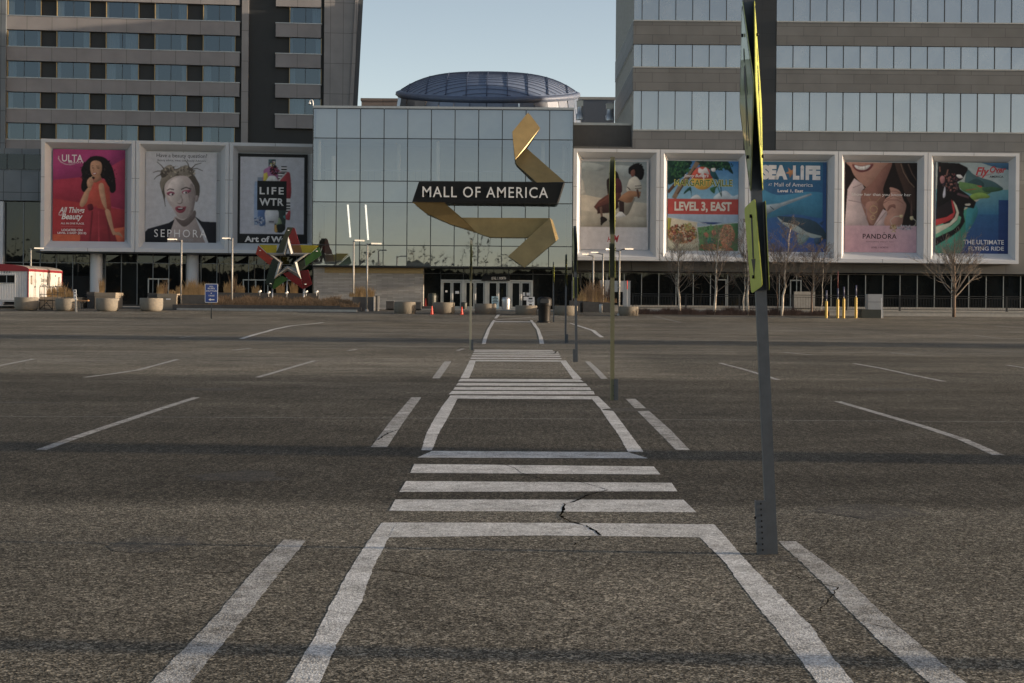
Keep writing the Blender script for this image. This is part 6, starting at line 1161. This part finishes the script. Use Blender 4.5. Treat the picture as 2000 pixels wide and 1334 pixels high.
b = MB(); b.box(-.6, -.5, .3, .4, 0, b_z - .14); b.box(-3.5, -3.4, .3, .4, 0, b_z - .14); b.box(-.9, -.2, .25, .45, .0, .1); b.build('jack_stand', M['red'], tr)
ps = gnd(92, 606); t = thing('access_steps', 'black metal steps with handrails at the trailer doors', 'steps', (ps.x, ps.y + .3, ps.z)); k = 114 / F
hd_ = (606 - 561) * k; b = MB()
for x in (-17 * k, 8 * k): 
    for yy in (0, 1.2): b.tube([(x, yy, 0), (x, yy, hd_)], .022, 6)
for z in (hd_, hd_ * .68, hd_ * .42): 
    b.tube([(-17 * k, 0, z), (8 * k, 0, z)], .02, 6); b.tube([(-17 * k, 1.2, z), (8 * k, 1.2, z)], .02, 6)
b.tube([(8 * k, .6, hd_ + .03), (25 * k, .6, hd_ + .03), (27 * k, .6, hd_ - .1), (27 * k, .6, .3)], .02, 6); b.tube([(8 * k, .6, hd_ * .75), (27 * k, .6, hd_ * .75)], .018, 6); b.build('handrail', M['rail'], t)
for i in range(4): b = MB(); b.box(-17 * k + i * .22, -17 * k + i * .22 + .45, .02, 1.18, .15 + i * .17, .18 + i * .17); b.build('tread', M['rail'], t)
b = MB(); b.box(-17 * k, 8 * k, .0, .04, .05, .1); b.tube([(-17 * k, .02, .05), (0, .02, hd_ * .42)], .025, 6); b.tube([(8 * k, .02, .05), (-8 * k, .02, hd_ * .42)], .025, 6); b.build('brace', M['rail'], t)

# ---------------------------------------------------------------- right side: bed, pillars, railings, cabinet, bollards
t = thing('dark_planter', 'dark sloping bed wall with tan and russet grass right of the entrance', 'planter', (P(1155, 610, 119).x, 119, G(119))); hw = (P(1205, 600, 119).x - P(1122, 600, 119).x) / 2; b = MB()
h1, h2 = P(1130, 587, 119).z - G(119), P(1190, 592, 119).z - G(119); b.prism([(-hw, -.1), (hw, -.1), (hw, h2), (-hw, h1)], 0, 2.2); b.build('wall', M['dark_conc'], t)
rg = random.Random(77)
for i in range(9): grass_clump(('short tan grass at the left end of the sloping bed', 'tan grass second from left in the sloping bed', 'russet stems over tan grass near the left lamp', 'tall russet grass between the two single lamps', 'tan tuft right behind the middle lamp', 'tall russet grass beside the pale pillar', 'low tan tuft before the pale pillar', 'sparse dark stems behind the olive post', 'low grey tuft at the right end of the sloping bed')[i], 1131 + i * 8.2, 587.5 + i * .5, 120, (.55, .8, 1.4, 1.7, 1.0, 1.7, .6, 1.3, .4)[i], (90, 90, 60, 70, 90, 70, 70, 40, 40)[i], .9, ('dry', 'dry', 'dry_brown', 'dry_brown', 'dry', 'dry_brown', 'dry', 'hedge', 'dry_brown')[i], 90 + i, .2)
def pillar(label, x0p, x1p, top, D, m='util_grey'):
    a, c = P(x0p, 600, D), P(x1p, 600, D); hw = (c.x - a.x) / 2; h = P(x0p, top, D).z - G(D); t = thing('panel_pillar', label, 'pillar', ((a.x + c.x) / 2, D, G(D))); b = MB(); b.box(-hw, hw, 0, .5, 0, h); b.build('body', M[m], t); b = MB(); b.box(-hw - .02, hw + .02, -.02, .52, h, h + .06); b.box(-hw - .003, hw + .003, -.003, .5, h * .35, h * .36); b.box(-hw - .003, hw + .003, -.003, .5, h * .68, h * .69); b.build('cap', M['util_grey'], t)
pillar('grey panelled pillar at the left end of the black railings', 1217, 1231, 550, 117.5); pillar('pale panel pillar behind the grass and the middle lamp', 1172, 1176, 549, 121); pillar('pale panel pillar left of the olive sign post', 1181, 1190, 548.5, 122)
g = gnd(1224.5, 616); t = thing('marker_rod', 'thin marker rod with red and white top beside the round planter', 'marker', g); b = MB(); hr = 68 * g.y / F; b.tube([(0, 0, 0), (0, 0, hr * .75)], .02, 5); b.build('rod', M['util_grey'], t); b = MB(); b.tube([(0, 0, hr * .75), (0, 0, hr)], .03, 6); b.build('red_tip', M['cone'], t)
# low wall and railing
WD = 114.5
lw_ = thing('low_wall', 'low pale concrete wall along the right edge of the car park', 'wall', (P(1620, 620, WD).x, WD, G(WD))); xo = P(1620, 620, WD).x; zt = P(1800, 607.5, WD).z - G(WD)
b = MB(); b.box(P(1245, 600, WD).x - xo, P(2090, 600, WD).x - xo, .3, .6, -.3, zt - .06); b.build('body', M['kerb'], lw_); b = MB(); b.box(P(1245, 600, WD).x - xo, P(2090, 600, WD).x - xo, .25, .65, zt - .06, zt); b.build('coping', M['kerb'], lw_)
zr0 = P(1800, 577.5, WD).z - G(WD)
x0_, x1_ = P(1236, 600, WD).x, P(2075, 600, WD).x; npan = 8; pw = (x1_ - x0_) / npan
fe = thing('railing', 'long black steel railing with thin pickets on the low wall', 'railing', ((x0_ + x1_) / 2, WD + .45, G(WD)))
for i in range(npan):
    u0 = -(x1_ - x0_) / 2 + i * pw; b = MB(); b.box(u0 + .08, u0 + pw - .08, -.02, .02, zr0 - .05, zr0); b.box(u0 + .08, u0 + pw - .08, -.02, .02, zr0 - .19, zr0 - .15); b.box(u0 + .08, u0 + pw - .08, -.02, .02, zt + .07, zt + .11)
    n = int(pw / .115)
    for k in range(n): xx = u0 + .1 + k * (pw - .2) / (n - 1); b.box(xx - .008, xx + .008, -.008, .008, zt + .11, zr0 - .19)
    b.build('picket_panel', M['rail'], fe)
    for dx in (.03, pw - .03): b = MB(); b.box(u0 + dx - .025, u0 + dx + .025, -.03, .03, zt, zr0 + .01); b.box(u0 + dx - .07, u0 + dx + .07, -.07, .07, zt, zt + .03); b.build('post', M['rail'], fe)
# bare hedge at the foot of the wall
b = MB(); rg = random.Random(8); xa, xb = P(1248, 610, 113.6).x, P(1618, 618, 113.6).x
for i in range(2600): x = rg.uniform(xa, xb); blades(b, x - xa, rg.uniform(0, .7), 0, .5 + .1 * math.sin(x * 1.7) + .08 * math.sin(x * 4.1), 2, .2, rg, .014, .35)
o = b.build('hedge', M['hedge'], loc=(xa, 113.3, G(113.5) - .02)); tag(o, 'low leafless brown hedge along the foot of the concrete wall under the birches', 'hedge', kind='stuff')
# cabinet
p = gnd(1712, 621.5); k = p.y / F; t = thing('utility_cabinet', 'grey utility cabinet on dark green base beside yellow bollards', 'cabinet', p)
b = MB(); b.box(-15 * k, 14 * k, .25, 1.2, 17 * k, 47 * k); c_ = b.build('cabinet_body', M['util_grey'], t); b = MB(); b.box(-15 * k, 14 * k, .235, .249, 31.5 * k, 32 * k); b.build('door_joint', M['joint'], c_)
b = MB(); b.box(-29 * k, 9 * k, 0, 1.2, 0, 17 * k - .005); b.build('base_box', M['util_green'], t); b = MB(); b.box(9 * k + .02, 14 * k, .1, .9, 0, 17 * k - .005); b.build('side_post', M['util_grey'], t); b = MB(); b.box(9.5 * k, 10.5 * k, .05, .1, 0, 40 * k); b.build('conduit', M['letter_white'], t)
for i, (px, top, bot, s0) in enumerate(((1613.8, 588.5, 621.5, 567), (1636, 585, 621.5, 530), (1647.8, 583.5, 621.5, 560), (1671.6, 581.5, 621.5, 557))):
    g = gnd(px, bot); k = g.y / F; t = thing('bollard', ('yellow bollard first from the left, short blue sleeve', 'yellow bollard with a tall thin red rod above it', 'yellow bollard third from the left, beside the rod one', 'yellow bollard nearest the grey cabinet')[i], 'bollard', g, 0, 'yellow bollards by the cabinet')
    h = (bot - top) * k; b = MB(); b.lathe([(2.6 * k, 0), (2.6 * k, h - .03), (2.0 * k, h + .02)], 14); b.build('post', M['yellow'], t); b = MB(); hs = (bot - (s0 if i != 1 else 563)) * k; b.tube([(0, 0, h), (0, 0, h + .18)], .03, 6, 1); b.tube([(0, 0, h + .15), (0, 0, hs)], 1.6 * k, 8); b.build('sleeve', [M['purple'], M['mullion_light']], t)
    if i == 1: b = MB(); b.tube([(0, 0, hs), (0, 0, (bot - s0) * k)], .022, 5); b.build('rod', mat('dull_red', (.2, .06, .06), .6), t)

# ---------------------------------------------------------------- bare trees
def grow(b1, b2, rg, p, d, ln, r, lev, maxlev, up, spread, kids):
    n = 4 if lev < 2 else 3; pts = [p.copy()]; dd = d.copy(); seg = ln / n
    for i in range(n):
        dd = (dd + Vector((rg.gauss(0, .10), rg.gauss(0, .10), rg.gauss(0, .05) + up * .10))).normalized(); pts.append(pts[-1] + dd * seg)
    rr = [max(.006, r * (1 - .62 * i / n)) for i in range(n + 1)]
    (b1 if lev < 1 else b2).tube(pts, rr, 6 if lev == 0 else (4 if lev == 1 else 3), cap=False)
    if lev >= maxlev: return
    for k in range(kids[lev]):
        f = rg.uniform(.25, 1.0); i = min(n - 1, int(f * n)); q = pts[i].lerp(pts[i + 1], f * n - i); ax = rg.uniform(0, 6.283); base = (pts[i + 1] - pts[i]).normalized(); o_ = base.orthogonal().normalized(); o_ = Matrix.Rotation(ax, 3, base) @ o_
        an = spread * rg.uniform(.7, 1.25); nd = (base * math.cos(an) + o_ * math.sin(an)).normalized()
        grow(b1, b2, rg, q, nd, ln * rg.uniform(.42, .68) * (1.1 - .35 * f), max(.006, rr[i] * .55), lev + 1, maxlev, up, spread, kids)
def birch(label, px, pb, D, top, lean, seed, r=.085, bark='bark_white', nb=26, wide=1.0, first=.26):
    rg = random.Random(seed); p = P(px, pb, D); p.z = G(D); h = P(px, top, D).z - p.z; t = thing('birch_tree', label, 'tree', p, 0, 'bare birches along the wall'); b1, b2 = MB(), MB()
    pts = [Vector((0, 0, -.05))]; N_ = 9
    for i in range(1, N_ + 1): pts.append(Vector((lean * h * (i / N_) + rg.gauss(0, .05) * (i > 1), rg.gauss(0, .06), h * i / N_)))
    rr = [r * (1.25 if i == 0 else 1) * (1 - .86 * i / N_) for i in range(N_ + 1)]; b1.tube(pts, rr, 8)
    for k in range(nb):
        f = first + (1 - first) * (k + rg.random()) / nb; x = f * N_; i = min(N_ - 1, int(x)); q = pts[i].lerp(pts[i + 1], x - i); a = k * 2.4 + rg.uniform(-.5, .5); up_ = rg.uniform(.7, 1.5)
        d = Vector((math.cos(a), math.sin(a), up_)).normalized(); ln = wide * h * (.40 * (1 - f) + .11) * rg.uniform(.7, 1.25)
        grow(b2, b2, rg, q, d, ln, max(.012, rr[i] * .42), 1, 3, .9, .62, [0, 6, 5])
    b1.build('trunk', M[bark], t); b2.build('crown', M['twig'], t); return t
birch('birch with straight pale trunk, leftmost in the hedge', 1328, 614, 113.6, 470, -.04, 1, .10); birch('birch with a low forked limb, second from the left', 1395, 615, 113.6, 455, .05, 2, .105, wide=1.1); birch('slim birch stem just left of the crossing sign plates', 1452, 615, 113.7, 500, .02, 3, .05, nb=14); birch('stout pale birch partly hidden by the crossing sign plates', 1461, 615, 113.5, 440, -.02, 4, .10)
birch('thin grey birch sapling right of the crossing sign post', 1519, 616, 113.8, 480, -.06, 5, .055, 'bark_brown', 18); birch('leaning pale birch right of the crossing sign post', 1526, 616, 113.4, 445, .10, 6, .095, nb=30); birch('dark-stemmed birch with spreading limbs beside the bollards', 1585, 616, 113.6, 490, .02, 7, .085, 'bark_brown', 26, 1.25, .30)
birch('thin birch behind the dark-stemmed one left of the bollards', 1604, 616, 114, 480, .03, 17, .04, 'bark_white', 16, 1.0, .35)
rg = random.Random(52); D = 113.2; p = P(1863, 621, D); p.z = G(D); t = thing('vase_tree', 'bare spreading tree standing alone before the low wall at right', 'tree', p); b1, b2 = MB(), MB(); hT = P(1863, 440, D).z - p.z
b1.tube([(0, 0, -.05), (.02, 0, .8), (.03, .02, 1.55)], [.13, .105, .10], 8)
b1.tube([(.03, .02, 1.5), (.06, .0, 2.6), (.0, .05, 4.0), (.04, 0, hT * .92)], [.10, .075, .045, .01], 7)
for k in range(26):
    a = k * 2.4 + rg.uniform(-.4, .4); f = k / 26; z0 = 1.35 + f * 2.6; up_ = .75 + f * 1.5; d = Vector((math.cos(a), math.sin(a), up_)).normalized(); grow(b2, b2, rg, Vector((.03, .02, z0)), d, (3.0 - 1.5 * f) * rg.uniform(.8, 1.12), .05 * (1 - .5 * f), 1, 4, .5, .42, [0, 4, 4, 3])
b1.build('trunk', M['bark_brown'], t); b2.build('crown', M['twig_pale'], t)

# ---------------------------------------------------------------- beyond the frame: masts, blocks added for long shadows, wood added to darken reflections
def tall(label, nm, X_, D, wd, h, m, dep=.3):
    y = D - X_ * math.tan(SUN_AZ); t = thing(nm, label, nm.replace('_', ' '), (X_, y, 0)); b = MB(); b.box(-dep / 2, dep / 2, -wd / 2, wd / 2, .3, h); b.build('shaft', M[m], t); b = MB(); b.box(-.5, .5, -wd / 2 - .3, wd / 2 + .3, 0, .3); b.build('base', M['kerb'], t)
tall('slim car park light mast beyond the right edge, casting the nearest long shadow', 'light_mast', 16, 7.42, .25, 9, 'steel_post', .24); tall('wide unseen slab added beyond the right edge to cast the second long shadow', 'shadow_slab', 42, 17.3, 1.1, 12, 'steel_post')
tall('broad unseen block added beyond the right edge to cast the far long shadow', 'shadow_block', 90, 65.5, 6.5, 16, 'office_plain', 4); tall('slim light mast far beyond the right edge, before the broad shadow block', 'light_mast', 70, 58.0, .5, 14, 'steel_post', .4)  # slab and block are made up for the wide shadow bands
b = MB(); rg = random.Random(15)
for i in range(260):
    x = -330 + i * 2.6; h = 14 + 3 * math.sin(i * .37) + 2.5 * math.sin(i * 1.13) + rg.uniform(-1.5, 1.5); r = rg.uniform(2.0, 3.4); y = -150 + rg.uniform(-8, 8)
    for k in range(60): a = rg.uniform(0, 6.28); z = h * rg.random() ** .7; q = r * math.sqrt(rg.random()) * (1.15 - .75 * z / h); s = rg.uniform(.25, .75); v = [Vector((rg.uniform(-1, 1), rg.uniform(-1, 1), rg.uniform(-1, 1))) * s for _ in range(3)]; c_ = Vector((x + q * math.cos(a), y + q * math.sin(a), z)); b.add([c_ + w_ for w_ in v], [(0, 1, 2)])
    b.tube([(x, y, 0), (x + .3, y, h * 1.05)], [.22, .04], 4)
wood_screen = [(-340 + i * .7, 10.2 + 1.2 * math.sin(i * .021) + .8 * math.sin(i * .13) + rg.uniform(-.55, .55)) for i in range(980)]  # solid screen added behind the trees, darkens the mirrored horizon
b.prism([(-340, 0)] + wood_screen + [(-340 + 979 * .7, 0)], -158, -156)
o = b.build('added_wood', mat('added_wood_bark', (.045, .04, .03), .9, var=.3, scale=.2)); tag(o, 'unseen bare wood added behind the camera to darken what the low windows mirror', 'wood', kind='stuff')
